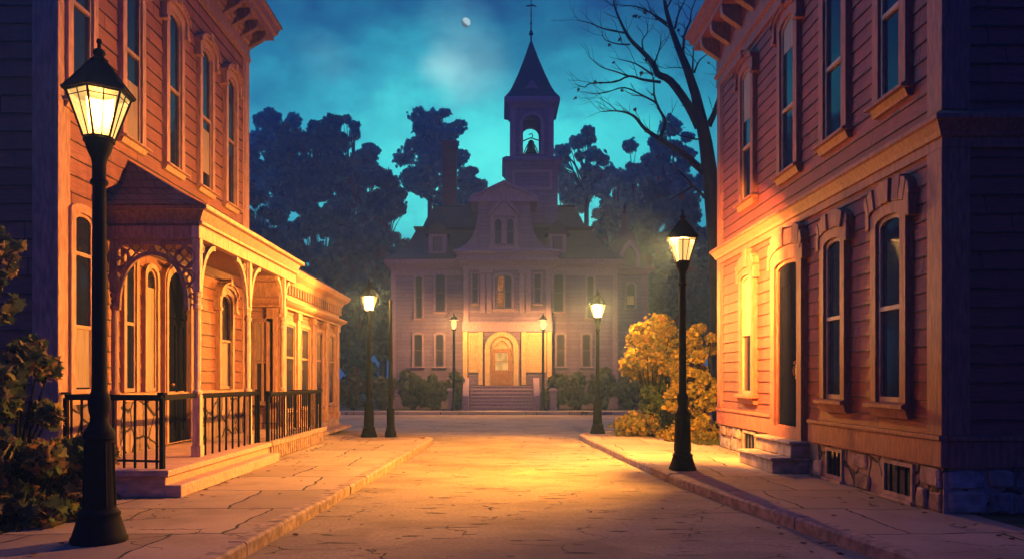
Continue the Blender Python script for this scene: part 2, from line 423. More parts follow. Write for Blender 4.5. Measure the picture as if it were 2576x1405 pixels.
def s_bracket(mb, fr, u, w, z1, h, d):
    """scroll bracket under a cornice: profile in depth and height"""
    P = [(0.0, z1), (d, z1), (d, z1 - h * 0.16)]
    for k in range(1, 9):
        t = k / 8
        P.append((d * (1 - t) * (0.55 + 0.45 * math.cos(PI * t)) * 0.9 + 0.055 + 0.05 * math.sin(PI * t * 2), z1 - h * (0.16 + 0.72 * t)))
    P += [(0.05, z1 - h), (0.0, z1 - h)]
    mb.prof(fr, u - w / 2, u + w / 2, P)
def pieces(name, mat, parent, fns, bevel=0.0):
    for f in fns:
        mb = MB(); f(mb); mb.build(name, mat, parent, bevel=bevel)
# ================================================================== THE SETTING
mb = MB(); mb.face([(-300, -60, -0.16), (300, -60, -0.16), (300, 400, -0.16), (-300, 400, -0.16)])
struct('ground', mb, M['ground'])
mb = MB(); mb.face([(-40, -14, -0.12), (40, -14, -0.12), (40, 37.2, -0.12), (-40, 37.2, -0.12)])
struct('road', mb, M['road'])
KL = [(-2.72, -12), (-2.62, 2), (-2.45, 5), (-2.33, 7.3), (-2.12, 11), (-1.92, 15), (-1.74, 19.2), (-1.70, 20.3), (-1.78, 20.75), (-2.05, 21.05), (-2.6, 21.25), (-4.4, 21.45), (-7.5, 21.6), (-12, 26.6), (-30, 26.9)]
KR = [(4.9, -12), (4.15, 3), (3.75, 5), (3.44, 7.1), (3.06, 9.6), (2.74, 12.1), (2.48, 16), (2.24, 20.6), (2.20, 21.7), (2.32, 22.4), (2.6, 22.9), (3.1, 23.15), (5, 23.3), (12, 23.5), (40, 23.8)]
def slab(poly, z0, z1):
    mb = MB(); mb.grid([[(x, y, z0) for x, y in poly], [(x, y, z1) for x, y in poly]]); return mb
struct('pavement', slab([(-4.85, -12)] + KL[:12] + [(-4.85, 21.48)], -0.15, 0.0), M['pave'])
struct('pavement', slab([(5.3, -12)] + KR[:13] + [(5.3, 23.31)], -0.15, 0.0), M['pave'])
struct('lawn', slab([(-4.86, -12), (-4.86, 21.46), (-7.5, 21.58), (-12, 26.58), (-30, 26.9), (-30, -12)], -0.15, -0.012), M['lawn'])
struct('lawn', slab([(5.31, -12), (5.31, 23.3), (12, 23.5), (40, 23.8), (40, -12)], -0.15, -0.012), M['lawn'])
def kerb(path, w, side, seed):
    rs = random.Random(seed); mb = MB(); P = [Vector((x, y, 0)) for x, y in path]
    seg = []                                        # resample, then cut into stones
    for a, b in zip(P, P[1:]):
        n = max(1, int((b - a).length / 0.25)); seg += [a.lerp(b, k / n) for k in range(n)]
    seg.append(P[-1]); k = 0
    while k < len(seg) - 1:
        m = min(len(seg) - 1, k + rs.choice((3, 4, 4, 5))); h = 0.012 + rs.uniform(-0.006, 0.012); j = rs.uniform(-0.008, 0.008)
        loops = []
        for q in range(k, m + 1):
            t = (seg[min(q + 1, len(seg) - 1)] - seg[max(q - 1, 0)]).normalized(); nrm = Vector((-t.y, t.x, 0)) * side
            p = seg[q]
            if q == k: p = p + t * 0.007
            if q == m: p = p - t * 0.007
            i0 = p - nrm * (0.012 + j); i1 = p + nrm * w
            loops.append([(i0.x, i0.y, -0.15), (i0.x, i0.y, h - 0.025), (i0.x + nrm.x * 0.025, i0.y + nrm.y * 0.025, h), (i1.x, i1.y, h), (i1.x, i1.y, -0.15)])
        mb.grid(loops); k = m
    return mb
struct('kerb', kerb(KL[1:], 0.16, 1, 3), M['kerb'])
struct('kerb', kerb(KR[1:], 0.16, -1, 5), M['kerb'])
struct('far_pavement', slab([(-40, 37.2), (40, 37.2), (40, 39.5), (-40, 39.5)], -0.15, 0.0), M['farpave'])
mb = MB(); mb.box(W, -40, 40, 37.05, 37.2, -0.15, 0.03); struct('far_kerb', mb, M['farpave'])
struct('far_lawn', slab([(-60, 39.5), (60, 39.5), (60, 120), (-60, 120)], -0.15, -0.015), M['lawn'])

# ================================================================== LEFT HOUSE
XL, YL0, YL1 = -5.9, 10.6, 18.6
L = lambda u, n, z: Vector((XL + n, u, z))
LF = lambda u, n, z: Vector((u, YL0 - n, z))
house = thing('clapboard_house', (XL, YL0, 0), 'tall rust clapboard house on the left with covered porch and dark near end wall', 'house')
mb = MB(); mb.box(W, -13, XL - 0.002, YL0 + 0.002, YL1, 0, 9.3)
siding(mb, L, YL0, YL1, 1.2, 8.95, 0.24); siding(mb, LF, -13, XL, 0.6, 9.0, 0.24)
mb.build('wall', M['sidingL'], house, normals=False)
pieces('corner_board', M['trim'], house, [
    lambda mb: (mb.box(L, YL0 - 0.045, YL0 + 0.26, -0.02, 0.05, 0.0, 8.9), mb.box(LF, XL - 0.30, XL - 0.021, 0.0, 0.045, 0.0, 8.9)),
    lambda mb: (mb.box(L, YL1 - 0.26, YL1 + 0.045, -0.02, 0.05, 0.0, 8.9), mb.box(L, YL1 - 0.36, YL1 - 0.262, 0.0, 0.035, 1.2, 8.9))], 0.008)
mb = MB(); mb.box(L, YL0 + 0.262, YL1 - 0.362, 0.0, 0.055, 1.16, 1.30); mb.box(L, YL0 + 0.262, YL1 - 0.362, 0.056, 0.09, 1.24, 1.278)
mb.build('water_table', M['trim'], house, bevel=0.008)
mb = MB(); mb.box(L, YL0 - 0.04, YL1 + 0.04, 0.0, 0.06, 8.902, 9.30); mb.box(L, YL0 - 0.04, YL1 + 0.04, 0.061, 0.09, 8.93, 9.0)
mb.box(LF, -13, XL - 0.022, 0.0, 0.055, 8.902, 9.30)
mb.build('frieze', M['trim'], house, bevel=0.008)
mb = MB(); mb.box(L, YL0 + 0.05, YL1 - 0.27, -0.01, 0.03, 0, 1.158)
mb.build('foundation', M['found'], house)
mb = MB(); mb.box(L, YL0 - 0.02, YL0 + 0.045, 0, 0.04, 0, 0.6)
mb.build('plinth', M['trim'], house)
mb = MB()
mb.loft(-13, XL, YL0, YL1, [(0.06, 9.302), (0.10, 9.34), (0.10, 9.40), (0.15, 9.44), (0.15, 9.62), (0.50, 9.64), (0.50, 9.74), (0.56, 9.78), (0.60, 9.92), (0.66, 9.97), (0.66, 10.02), (0.2, 10.1)])
cor = mb.build('cornice', M['trim'], house)
for k in range(15):
    mb = MB(); s_bracket(mb, L, YL0 - 0.1 + k * 0.58, 0.14, 9.638, 0.62, 0.44); mb.build('bracket', M['trimD'], cor)
for k, (yc, bl) in enumerate(((11.12, None), (12.68, (0.0, 0.33)), (14.30, None), (15.86, (0.1, 0.42)), (17.34, None))):
    window(house, L, yc, 0.80, 5.30, 8.20, 0.13, 'seg', 0.13, 0.10, 'mould', 0.12, rails=(0.5,), blind=bl)
# lower storey, seen through and beside the porch
window(house, L, 11.18, 0.74, 1.31, 3.95, 0.10, 'seg', 0.12, 0.09, None, 0.0, rails=(0.36, 0.78), blind=(0.01, 0.36), mats=('trim', 'trim', 'glass'))
window(house, L, 12.62, 0.52, 1.31, 3.55, 0.02, 'seg', 0.09, 0.08, None, 0.0, rails=(0.5,))
window(house, L, 13.36, 0.56, 1.31, 3.45, 0.20, 'seg', 0.08, 0.09, None, 0.0, rails=(), blind=(0.0, 0.86))
window(house, L, 16.95, 0.92, 1.31, 3.45, 0.20, 'seg', 0.12, 0.12, 'mould', 0.0, rails=(0.5,), blind=(0.0, 0.5))
mb = MB(); o_ = arch(14.42, 1.34, 0.38, 3.62, 0.42); i_ = arch(14.42, 1.02, 0.38, 3.46, 0.36)
mb.ring(L, i_, o_, 0.0, 0.13); mb.ring(L, arch(14.42, 1.22, 0.40, 3.56, 0.39), arch(14.42, 1.28, 0.39, 3.59, 0.40), 0.13, 0.155)
door = mb.build('door', M['trim'], house)
mb = MB(); mb.prism(L, arch(14.42, 1.018, 0.385, 3.455, 0.358), 0.024, 0.034)
mb.box(L, 13.94, 14.90, 0.034, 0.06, 2.62, 2.72)
for a, b in ((13.97, 14.07), (14.77, 14.87), (14.37, 14.47)): mb.box(L, a, b, 0.034, 0.055, 0.40, 2.61)
for a, b in ((0.41, 0.60), (1.30, 1.45), (2.48, 2.60)): mb.box(L, 14.071, 14.369, 0.034, 0.052, a, b); mb.box(L, 14.471, 14.769, 0.034, 0.052, a, b)
mb.build('panel', M['doorD'], door)
mb = MB(); mb.tube([L(14.10, 0.06, 1.42), L(14.10, 0.11, 1.42)], 0.012); mb.lathe(L(14.10, 0.12, 1.42), [(0.0, -0.035), (0.03, -0.02), (0.035, 0), (0.03, 0.02), (0.0, 0.035)], 10)
mb.build('handle', M['brass'], door)

# ------------------------------------------------------------------ the porch
PX, PY0, PY1 = -4.5, 11.95, 16.75
mb = MB()
mb.box(W, XL + 0.035, -4.26, 10.16, 14.7, 0.0, 0.27)
mb.box(W, XL + 0.032, -4.20, 10.10, 14.7, 0.272, 0.352)
mb.box(W, -4.258, -4.06, 10.16, 14.7, 0.0, 0.16)
porch = mb.build('porch', M['deck'], house, bevel=0.012)
mb = MB()                                            # roof: hip at the near end, fascia mouldings, flat ceiling
e, t = 4.10, 4.98
A0, A1, B0, B1 = (XL + 0.03, PY0 - 0.18, e), (XL + 0.03, 17.75, e), (PX + 0.14, PY0 - 0.18, e), (PX + 0.14, 17.75, e)
T0, T1 = (XL + 0.03, 12.62, t), (XL + 0.03, 17.75, t)
m0 = (XL + 0.03, 12.32, 4.46); m1 = (PX - 0.50, 12.36, 4.44)     # the hip sags a little
mb.face([A0, B0, m1, m0]); mb.face([m0, m1, T0]); mb.face([B0, B1, T1, T0, m1]); mb.face([A1, B1, T1])
mb.build('roof', M['porchroof'], porch, normals=False)
mb = MB()
mb.loft(XL + 0.03, PX, PY0, 17.6, [(-0.02, 3.80), (0.0, 3.80), (0.0, 3.83), (0.035, 3.84), (0.035, 3.88), (0.02, 3.885), (0.09, 4.03), (0.14, 4.04), (0.14, 4.095), (-0.05, 4.098)])
mb.build('cornice', M['trimD'], porch)
pieces('fascia_strip', M['porch'], porch, [lambda mb: mb.box(W, PX + 0.005, PX + 0.055, PY0 - 0.04, 17.66, 3.835, 3.878),
    lambda mb: mb.box(W, PX + 0.141, PX + 0.165, PY0 - 0.165, 17.765, 4.045, 4.105)])
mb = MB()
mb.box(W, PX - 0.09, PX + 0.03, PY0 - 0.09, 17.5, 3.62, 3.798)
mb.build('beam', M['porch'], porch, bevel=0.006)
mb = MB(); mb.box(W, XL + 0.035, PX - 0.092, PY0 - 0.085, PY0 + 0.03, 3.60, 3.798)
mb.build('beam', M['trimD'], porch, bevel=0.006)
def post(y, x=PX - 0.03, zt=3.618, m='porch'):
    mb = MB()
    mb.box(W, x - 0.075, x + 0.075, y - 0.075, y + 0.075, 0.353, 0.52)
    mb.box(W, x - 0.06, x + 0.06, y - 0.06, y + 0.06, 0.521, 1.28)
    mb.lathe((x, y, 0), [(0.06, 1.282), (0.075, 1.30), (0.075, 1.33), (0.045, 1.36), (0.052, 1.6), (0.055, 2.2), (0.048, 2.55), (0.07, 2.58), (0.07, 2.62), (0.05, 2.65), (0.06, 2.70), (0.045, 2.72), (0.07, 2.76), (0.07, 2.80), (0.05, 2.82)], 12)
    mb.box(W, x - 0.058, x + 0.058, y - 0.058, y + 0.058, 2.822, zt)
    return mb.build('post', M[m], porch, bevel=0.006)
PPOST = (PY0, 14.35, 16.65)
for y in PPOST: post(y)
PS = lambda u, n, z: Vector((PX - 0.03 + n, u, z))     # street side of the porch
PF = lambda u, n, z: Vector((u, PY0 - 0.02 - n, z))    # near end of the porch
def brace(fr, u0, s, r, rz, zt, w=0.075, n0=-0.03, n1=0.03):
    """a curved bracket from a post up to the beam, with a rim against both"""
    mb = MB(); N = 9
    A = [(u0 + s * (r - r * math.cos(PI / 2 * k / N)), zt - rz + rz * math.sin(PI / 2 * k / N)) for k in range(N + 1)]
    B = [(u0 + s * (r - r * math.cos(PI / 2 * k / N)) * 1.0 + s * -0.0, zt - rz + rz * math.sin(PI / 2 * k / N)) for k in range(N + 1)]
    A = [(a + s * w * math.cos(PI / 2 * k / N), b - w * math.sin(PI / 2 * k / N)) for k, (a, b) in enumerate(B)]
    mb.band(fr, A, B, n0, n1)
    mb.box(fr, min(u0, u0 + s * 0.035), max(u0, u0 + s * 0.035), n0 * 0.8, n1 * 0.8, zt - rz - 0.10, zt - 0.002)
    return mb
for y in PPOST:
    for s in ((1,) if y == PY0 else (-1, 1)):
        big = 0.85
        mb = brace(PS, y + s * 0.06, s, 0.62 if y != PPOST[2] else 0.42, big if y != PPOST[2] else 0.62, 3.615)
        if True:
            cx_, cz_ = y + s * 0.20, 3.50
            mb.tube([PS(cx_ + 0.055 * math.cos(a * PI / 6), 0, cz_ + 0.055 * math.sin(a * PI / 6)) for a in range(13)], 0.013, 6)
        mb.build('bracket', M['porch'], porch)
# near end: pierced lattice spandrel over an arch, between two posts
x0, x1 = XL + 0.10, PX - 0.09
mb = MB(); N = 20; xc, hw = (x0 + x1) / 2, (x1 - x0) / 2 - 0.06
arcA = [(xc + hw * math.cos(PI * k / N), 2.55 + 0.88 * math.sin(PI * k / N) ** 0.8) for k in range(N + 1)]
arcB = [(xc + (hw - 0.06) * math.cos(PI * k / N), 2.55 + 0.82 * math.sin(PI * k / N) ** 0.8) for k in range(N + 1)]
mb.band(PF, arcB, arcA, -0.03, 0.03)
mb.box(PF, x0, x1, -0.028, 0.028, 3.52, 3.598)
def under(u):
    c = max(-1, min(1, (u - xc) / hw)); return 2.55 + 0.88 * math.sqrt(max(0, 1 - c * c)) ** 0.8
for s in (-1, 1):
    d = -2.4
    while d < 2.4:                                    # crossing lattice slats, clipped by the arch
        run = []
        for k in range(60):
            u_ = x0 + (x1 - x0) * k / 59; z_ = 3.0 + d + s * (u_ - xc) * 1.0
            if z_ < 3.53 and z_ > under(u_) + 0.0 and z_ > 2.60: run.append((u_, z_))
            else:
                if len(run) > 2: mb.tube([PF(run[0][0], 0.012 * s, run[0][1]), PF(run[-1][0], 0.012 * s, run[-1][1])], 0.016, 5)
                run = []
        if len(run) > 2: mb.tube([PF(run[0][0], 0.012 * s, run[0][1]), PF(run[-1][0], 0.012 * s, run[-1][1])], 0.016, 5)
        d += 0.16
for s in (-1, 1):
    for rr, cu, cz in ((0.15, 0.50, 3.33), (0.10, 0.54, 3.04)):
        mb.tube([PF(xc + s * cu + rr * math.cos(a * PI / 8), 0.02, cz + rr * math.sin(a * PI / 8)) for a in range(17)], 0.024, 6)
mb.build('fretwork', M['trimD'], porch)
post(PY0, XL + 0.13, 3.598, 'trimD')
# railings of the porch: near end, then along the street side
def railing(mb, p0, p1, z0, z1, n, top=0.030, bal=0.012, low=0.10, ends=(True, True)):
    p0, p1 = Vector((*p0, 0)), Vector((*p1, 0)); d = (p1 - p0).normalized(); s = Vector((-d.y, d.x, 0))
    def bar(a, b, hw, za, zb):
        mb.grid([[a - s * hw + Vector((0, 0, za)), a + s * hw + Vector((0, 0, za)), a + s * hw + Vector((0, 0, zb)), a - s * hw + Vector((0, 0, zb))],
                 [b - s * hw + Vector((0, 0, za)), b + s * hw + Vector((0, 0, za)), b + s * hw + Vector((0, 0, zb)), b - s * hw + Vector((0, 0, zb))]])
    bar(p0, p1, top, z1 - 0.045, z1); bar(p0, p1, top * 0.55, z1 - 0.075, z1 - 0.046)
    if low: bar(p0, p1, bal * 1.1, z0 + low, z0 + low + 0.03)
    for k in range(n):
        q = p0.lerp(p1, (k + 0.5) / n)
        for za, zb in (((z0, z0 + low - 0.001), (z0 + low + 0.031, z1 - 0.076)) if low else ((z0, z1 - 0.076),)):
            mb.grid([[q + d * a + s * b + Vector((0, 0, z)) for a, b in ((-bal, -bal), (bal, -bal), (bal, bal), (-bal, bal))] for z in (za, zb)])
    for k, e_ in enumerate(ends):
        if e_:
            q = (p0, p1)[k]; w_ = 0.027
            mb.grid([[q + d * a + s * b + Vector((0, 0, z)) for a, b in ((-w_, -w_), (w_, -w_), (w_, w_), (-w_, w_))] for z in (z0, z1 - 0.046)])
            mb.grid([[q + d * a + s * b + Vector((0, 0, z)) for a, b in ((-.045, -.045), (.045, -.045), (.045, .045), (-.045, .045))] for z in (z1 + 0.001, z1 + 0.03)])
mb = MB(); railing(mb, (-5.78, 10.62), (-4.36, 10.30), 0.353, 1.31, 9, low=0.08)
mb.build('railing', M['iron'], porch)
mb = MB(); railing(mb, (-4.36, 10.34), (-4.53, 11.86), 0.353, 1.31, 0, 0.018, low=0, ends=(False, False))
railing(mb, (-4.50, 12.03), (-4.44, 14.66), 0.353, 1.30, 9, 0.026, 0.013, low=0, ends=(False, True))
mb.build('railing', M['iron'], porch)

# ================================================================== LOW ANNEX beside it
XA, YA0, YA1 = -5.2, 18.72, 25.4
A = lambda u, n, z: Vector((XA + n, u, z))
AF = lambda u, n, z: Vector((u, YA0 - n, z))
annex = thing('shop_annex', (XA, YA0, 0), 'low brown shop with pilasters, heavy dentil cornice and hipped roof beyond the porch', 'building')
mb = MB(); mb.box(W, -12, XA - 0.002, YA0 + 0.002, YA1, 0, 3.3)
siding(mb, A, YA0, YA1, 0.5, 3.2, 0.24); siding(mb, AF, -5.95, XA, 0.5, 3.2, 0.24)
mb.build('wall', M['sidingA'], annex, normals=False)
def pil(y):
    def f(mb):
        mb.box(A, y - 0.15, y + 0.15, 0, 0.11, 0.50, 3.02); mb.box(A, y - 0.19, y + 0.19, 0, 0.14, 3.021, 3.2); mb.box(A, y - 0.18, y + 0.18, 0, 0.14, 0.30, 0.499)
        if y < 19: mb.box(AF, XA - 0.26, XA - 0.002, 0, 0.08, 0.5, 3.2)
    return f
pieces('pilaster', M['trim'], annex, [pil(y) for y in (18.86, 20.30, 21.95, 23.60, 25.24)], 0.01)
mb = MB(); mb.loft(-12, XA, YA0, YA1, [(0.12, 0.0), (0.12, 0.12), (0.08, 0.14), (0.08, 0.30), (0.02, 0.33)]); mb.loft(-11, XA + 0.3, YA0 + 0.5, YA1, [(0.16, -0.01), (0.16, 0.07), (0.0, 0.09)])
mb.build('plinth', M['step'], annex)
mb = MB()
mb.loft(-12, XA, YA0, YA1, [(0.02, 3.202), (0.14, 3.21), (0.14, 3.25), (0.24, 3.30), (0.30, 3.36), (0.30, 3.40), (0.10, 3.44), (0.08, 3.50), (0.08, 3.78), (0.16, 3.82), (0.22, 3.92), (0.34, 4.00), (0.40, 4.10), (0.40, 4.14), (0.2, 4.17)])
cor = mb.build('cornice', M['trim'], annex)
for k in range(25):
    mb = MB(); u = YA0 + 0.1 + k * 0.27; mb.box(A, u, u + 0.10, 0.08, 0.17, 3.56, 3.80); mb.build('dentil', M['trimD'], cor)
mb = MB(); mb.loft(-12, XA, YA0, YA1, [(0.30, 4.168), (0.26, 4.20), (-0.25, 4.55), (-0.9, 4.75), (-2.6, 4.95)])
mb.build('roof', M['slate'], annex)
window(annex, AF, -5.55, 0.50, 0.95, 2.95, 0.02, 'seg', 0.07, 0.08, None, 0.08, rails=(0.5,), mullion=True, mats=('trimD', 'sash', 'glass'), blind=(0.52, 1.0))
for yc, w_ in ((19.58, 1.0), (21.12, 1.05), (22.78, 1.0), (24.42, 1.0)):
    window(annex, A, yc, w_, 0.75, 2.95, 0.02, 'seg', 0.09, 0.08, None, 0.10, rails=(0.62,), mats=('trim', 'sash', 'glass'))
# its stone stoop with the close-set railing
mb = MB()
mb.box(W, XA + 0.17, -4.26, 14.72, 19.2, 0.0, 0.27); mb.box(W, -5.6, -5.035, 14.72, 18.55, 0.0, 0.27)
mb.box(W, -5.6, -4.18, 14.705, 18.56, 0.272, 0.36); mb.box(W, XA + 0.145, -4.18, 18.561, 19.28, 0.272, 0.36)
u = 14.8
while u < 19.1: mb.box(W, -4.262, -4.225, u, u + 0.09, 0.02, 0.269); u += 0.17
stoop = mb.build('stoop', M['step'], annex, bevel=0.012)
mb = MB(); railing(mb, (-4.30, 14.78), (-4.30, 19.12), 0.361, 1.27, 24, 0.06, 0.012, low=0.0)
railing(mb, (-4.30, 19.16), (-5.0, 19.16), 0.361, 1.27, 4, 0.05, 0.015, low=0.0, ends=(False, False))
mb.build('railing', M['iron'], stoop)

# ================================================================== RIGHT HOUSE
XR, YR0, YR1 = 5.0, 8.93, 18.0
Rr = lambda u, n, z: Vector((XR - n, u, z))
RF = lambda u, n, z: Vector((u, YR0 - n, z))
rh = thing('clapboard_house', (XR, YR0, 0), 'red clapboard house on the right with stone window hoods, dark door and two steps', 'house')
mb = MB(); mb.box(W, XR + 0.002, 13, YR0 + 0.002, YR1, 0.5, 8.5)
siding(mb, Rr, YR0, YR1, 0.88, 4.12, 0.21); siding(mb, Rr, YR0, YR1, 4.5, 8.1, 0.21)
siding(mb, RF, XR, 13, 0.88, 4.12, 0.21); siding(mb, RF, XR, 13, 4.5, 8.1, 0.21)
mb.build('wall', M['sidingR'], rh, normals=False)
for z0, z1 in ((0.88, 4.10), (4.52, 8.10)):
    pieces('corner_board', M['trimR'], rh, [
        lambda mb: (mb.box(Rr, YR0 - 0.045, YR0 + 0.27, -0.02, 0.05, z0, z1), mb.box(RF, XR + 0.021, XR + 0.27, 0.0, 0.045, z0, z1)),
        lambda mb: (mb.box(Rr, YR1 - 0.24, YR1 + 0.045, -0.02, 0.05, z0, z1), mb.box(Rr, YR1 - 0.33, YR1 - 0.242, 0.0, 0.03, z0, z1))], 0.008)
pieces('skirt_board', M['trimR'], rh, [lambda mb: (mb.box(Rr, YR0 - 0.05, 12.72, -0.02, 0.06, 0.52, 0.82), mb.box(Rr, YR0 - 0.05, 12.72, -0.02, 0.085, 0.822, 0.878),
    mb.box(RF, XR + 0.021, 13, 0, 0.055, 0.52, 0.82), mb.box(RF, XR + 0.021, 13, 0, 0.08, 0.822, 0.878)),
    lambda mb: (mb.box(Rr, 14.46, YR1 + 0.05, -0.02, 0.06, 0.52, 0.82), mb.box(Rr, 14.46, YR1 + 0.05, -0.02, 0.085, 0.822, 0.878))], 0.008)
mb = MB(); mb.loft(XR, 13, YR0, YR1, [(-0.01, 0.0), (0.005, 0.0), (0.0, 0.519), (-0.05, 0.52)])
found = mb.build('foundation', M['found'], rh)
rs = random.Random(4)                               # the foundation's rough stones, laid in two broken courses
for fr, ua, ub, holes in ((Rr, YR0 + 0.02, YR1 - 0.02, ((9.5, 10.35), (11.47, 12.15), (12.75, 14.6), (15.35, 16.25))), (RF, XR + 0.03, XR + 2.2, ())):
    for row in range(2):
        u = ua
        while u < ub - 0.12:
            w_ = rs.uniform(0.22, 0.52); za, zc = (0.0, rs.uniform(0.22, 0.27)) if row == 0 else (rs.uniform(0.275, 0.29), rs.uniform(0.49, 0.512))
            u1_ = min(u + w_, ub)
            if not any(a < u1_ and u < b for a, b in holes):
                g_ = 0.012; c_ = lambda: rs.uniform(0.0, 0.035)
                P = [(u + g_ + c_(), za + c_() * 0.6), ((u + u1_) / 2, za + c_() * 0.3), (u1_ - g_ - c_(), za + c_() * 0.6), (u1_ - g_ - c_() * 0.3, (za + zc) / 2), (u1_ - g_ - c_(), zc - c_()), ((u + u1_) / 2, zc - c_() * 0.3), (u + g_ + c_(), zc - c_()), (u + g_ + c_() * 0.3, (za + zc) / 2)]
                cu = sum(q[0] for q in P) / 8; cz = sum(q[1] for q in P) / 8; d_ = rs.uniform(0.022, 0.055)
                mb = MB(); mb.grid([[fr(u_, -0.02, z_2) for u_, z_2 in P], [fr(u_, d_ * 0.55, z_2) for u_, z_2 in P], [fr(cu + (u_ - cu) * 0.8, d_ * rs.uniform(0.85, 1.1), cz + (z_2 - cz) * 0.8) for u_, z_2 in P]])
                mb.build('stone', M[rs.choice(('step', 'stoneB', 'stoneC'))], found, bevel=0.008)
            u = u1_
mb = MB(); mb.loft(XR, 13, YR0, YR1, [(-0.02, 4.10), (0.05, 4.10), (0.05, 4.21), (0.08, 4.22), (0.10, 4.27), (0.16, 4.36), (0.19, 4.38), (0.19, 4.43), (0.06, 4.50), (0.0, 4.53)])
mb.build('belt_course', M['trimR'], rh)
mb = MB()
mb.loft(XR, 13, YR0, YR1, [(0.0, 8.09), (0.05, 8.10), (0.05, 8.30), (0.10, 8.33), (0.10, 8.38), (0.06, 8.41), (0.06, 9.12), (0.48, 9.14), (0.48, 9.26), (0.54, 9.30), (0.58, 9.42), (0.64, 9.48), (0.64, 9.54), (0.2, 9.62)])
cor = mb.build('cornice', M['trimR'], rh)
for k in range(12):
    mb = MB(); s_bracket(mb, Rr, YR0 + 0.12 + k * 0.80, 0.17, 9.138, 0.76, 0.46); mb.build('bracket', M['trimD'], cor)
for yc, bl in ((15.84, (0.62, 1.0)), (13.58, (0.8, 1.0)), (11.72, None), (10.02, (0.72, 1.0))):
    window(rh, Rr, yc, 0.96 if yc > 11 else 0.86, 5.08, 7.85, 0.13, 'seg', 0.16, 0.10, 'mould', 0.16, rails=(0.40,), sashw=0.05, blind=bl, mats=('trimR', 'sash', 'glass'))
for yc, w_, bl in ((15.80, 0.94, (0.5, 1.0)), (11.70, 0.86, None), (10.02, 0.90, None)):
    window(rh, Rr, yc, w_, 1.22, 3.72, 0.085, 'seg', 0.14, 0.11, 'stone', 0.19, rails=(0.5,), sashw=0.05, blind=bl, mats=('trimR', 'sash', 'glass'))
mb = MB(); o_ = arch(13.58, 1.46, 0.52, 3.78, 0.16); i_ = arch(13.58, 1.06, 0.70, 3.55, 0.10)
mb.ring(Rr, i_, o_, 0.0, 0.12); mb.ring(Rr, arch(13.58, 0.94, 0.72, 3.49, 0.09), arch(13.58, 1.056, 0.703, 3.547, 0.10), 0.024, 0.075)
door = mb.build('door', M['trimR'], rh)
mb = MB(); mb.prism(Rr, arch(13.58, 0.936, 0.722, 3.487, 0.09), 0.026, 0.036)
for a, b in ((13.13, 13.24), (13.92, 14.03)): mb.box(Rr, a, b, 0.036, 0.05, 0.74, 3.30)
for a, b in ((0.74, 0.98), (1.55, 1.72), (3.12, 3.30)): mb.box(Rr, 13.241, 13.919, 0.036, 0.049, a, b)
mb.build('panel', M['doorD'], door)
mb = MB(); mb.box(Rr, 13.13, 13.24, 0.051, 0.064, 1.52, 1.82)
mb.tube([Rr(13.185, 0.064, 1.72), Rr(13.185, 0.10, 1.72), Rr(13.185, 0.115, 1.66), Rr(13.185, 0.10, 1.59), Rr(13.185, 0.064, 1.58)], 0.016)
mb.lathe(Rr(13.185, 0.08, 1.79), [(0.0, -0.035), (0.03, -0.02), (0.035, 0), (0.03, 0.02), (0.0, 0.035)], 10)
mb.build('handle', M['brass'], door)
mb = MB()
for k in range(6):
    t0, t1 = PI * k / 6 + 0.012, PI * (k + 1) / 6 - 0.012; h = 0.30 + rs.uniform(-0.05, 0.06)
    I = [(13.58 + 0.735 * math.cos(t), 3.62 + 0.165 * math.sin(t)) for t in (t0, (t0 + t1) / 2, t1)]
    O = [(13.58 + 0.83 * math.cos(t), 3.72 + (0.165 + h - 0.1) * math.sin(t) ** 0.6) for t in (t0, (t0 + t1) / 2, t1)]
    mb.band(Rr, I, O, 0.0, 0.13 + rs.uniform(0.01, 0.05))
for s in (-1, 1): mb.box(Rr, min(13.58 + s * 0.735, 13.58 + s * 0.84), max(13.58 + s * 0.735, 13.58 + s * 0.84), 0, 0.145, 3.46, 3.70)
mb.build('hood', M['trimR'], door, bevel=0.012)
mb = MB()
mb.box(W, 4.40, 5.0, 12.80, 14.55, 0.0, 0.20); mb.box(W, 4.36, 5.0, 12.77, 14.58, 0.202, 0.25)
mb.box(W, 4.70, 5.0, 12.80, 14.55, 0.252, 0.46); mb.box(W, 4.66, 5.0, 12.77, 14.58, 0.462, 0.512)
mb.build('doorstep', M['step'], rh, bevel=0.018)
for a, b in ((9.55, 10.30), (11.52, 12.10), (15.40, 16.20)):   # cellar windows in the foundation
    mb = MB(); mb.ring(Rr, [(a + .05, 0.09), (b - .05, 0.09), (b - .05, 0.44), (a + .05, 0.44)], [(a, 0.04), (b, 0.04), (b, 0.49), (a, 0.49)], 0.0, 0.035)
    mb.box(Rr, a - 0.04, b + 0.04, 0.0, 0.08, 0.0, 0.038)
    f = mb.build('cellar_window', M['step'], rh)
    mb = MB(); mb.box(Rr, a + .05, b - .05, 0.003, 0.012, 0.09, 0.44); mb.build('pane', M['glass'], f)
    mb = MB()
    for k in range(1, 4): mb.box(Rr, a + (b - a) * k / 4 - 0.012, a + (b - a) * k / 4 + 0.012, 0.013, 0.025, 0.09, 0.44)
    mb.build('grille', M['doorD'], f)
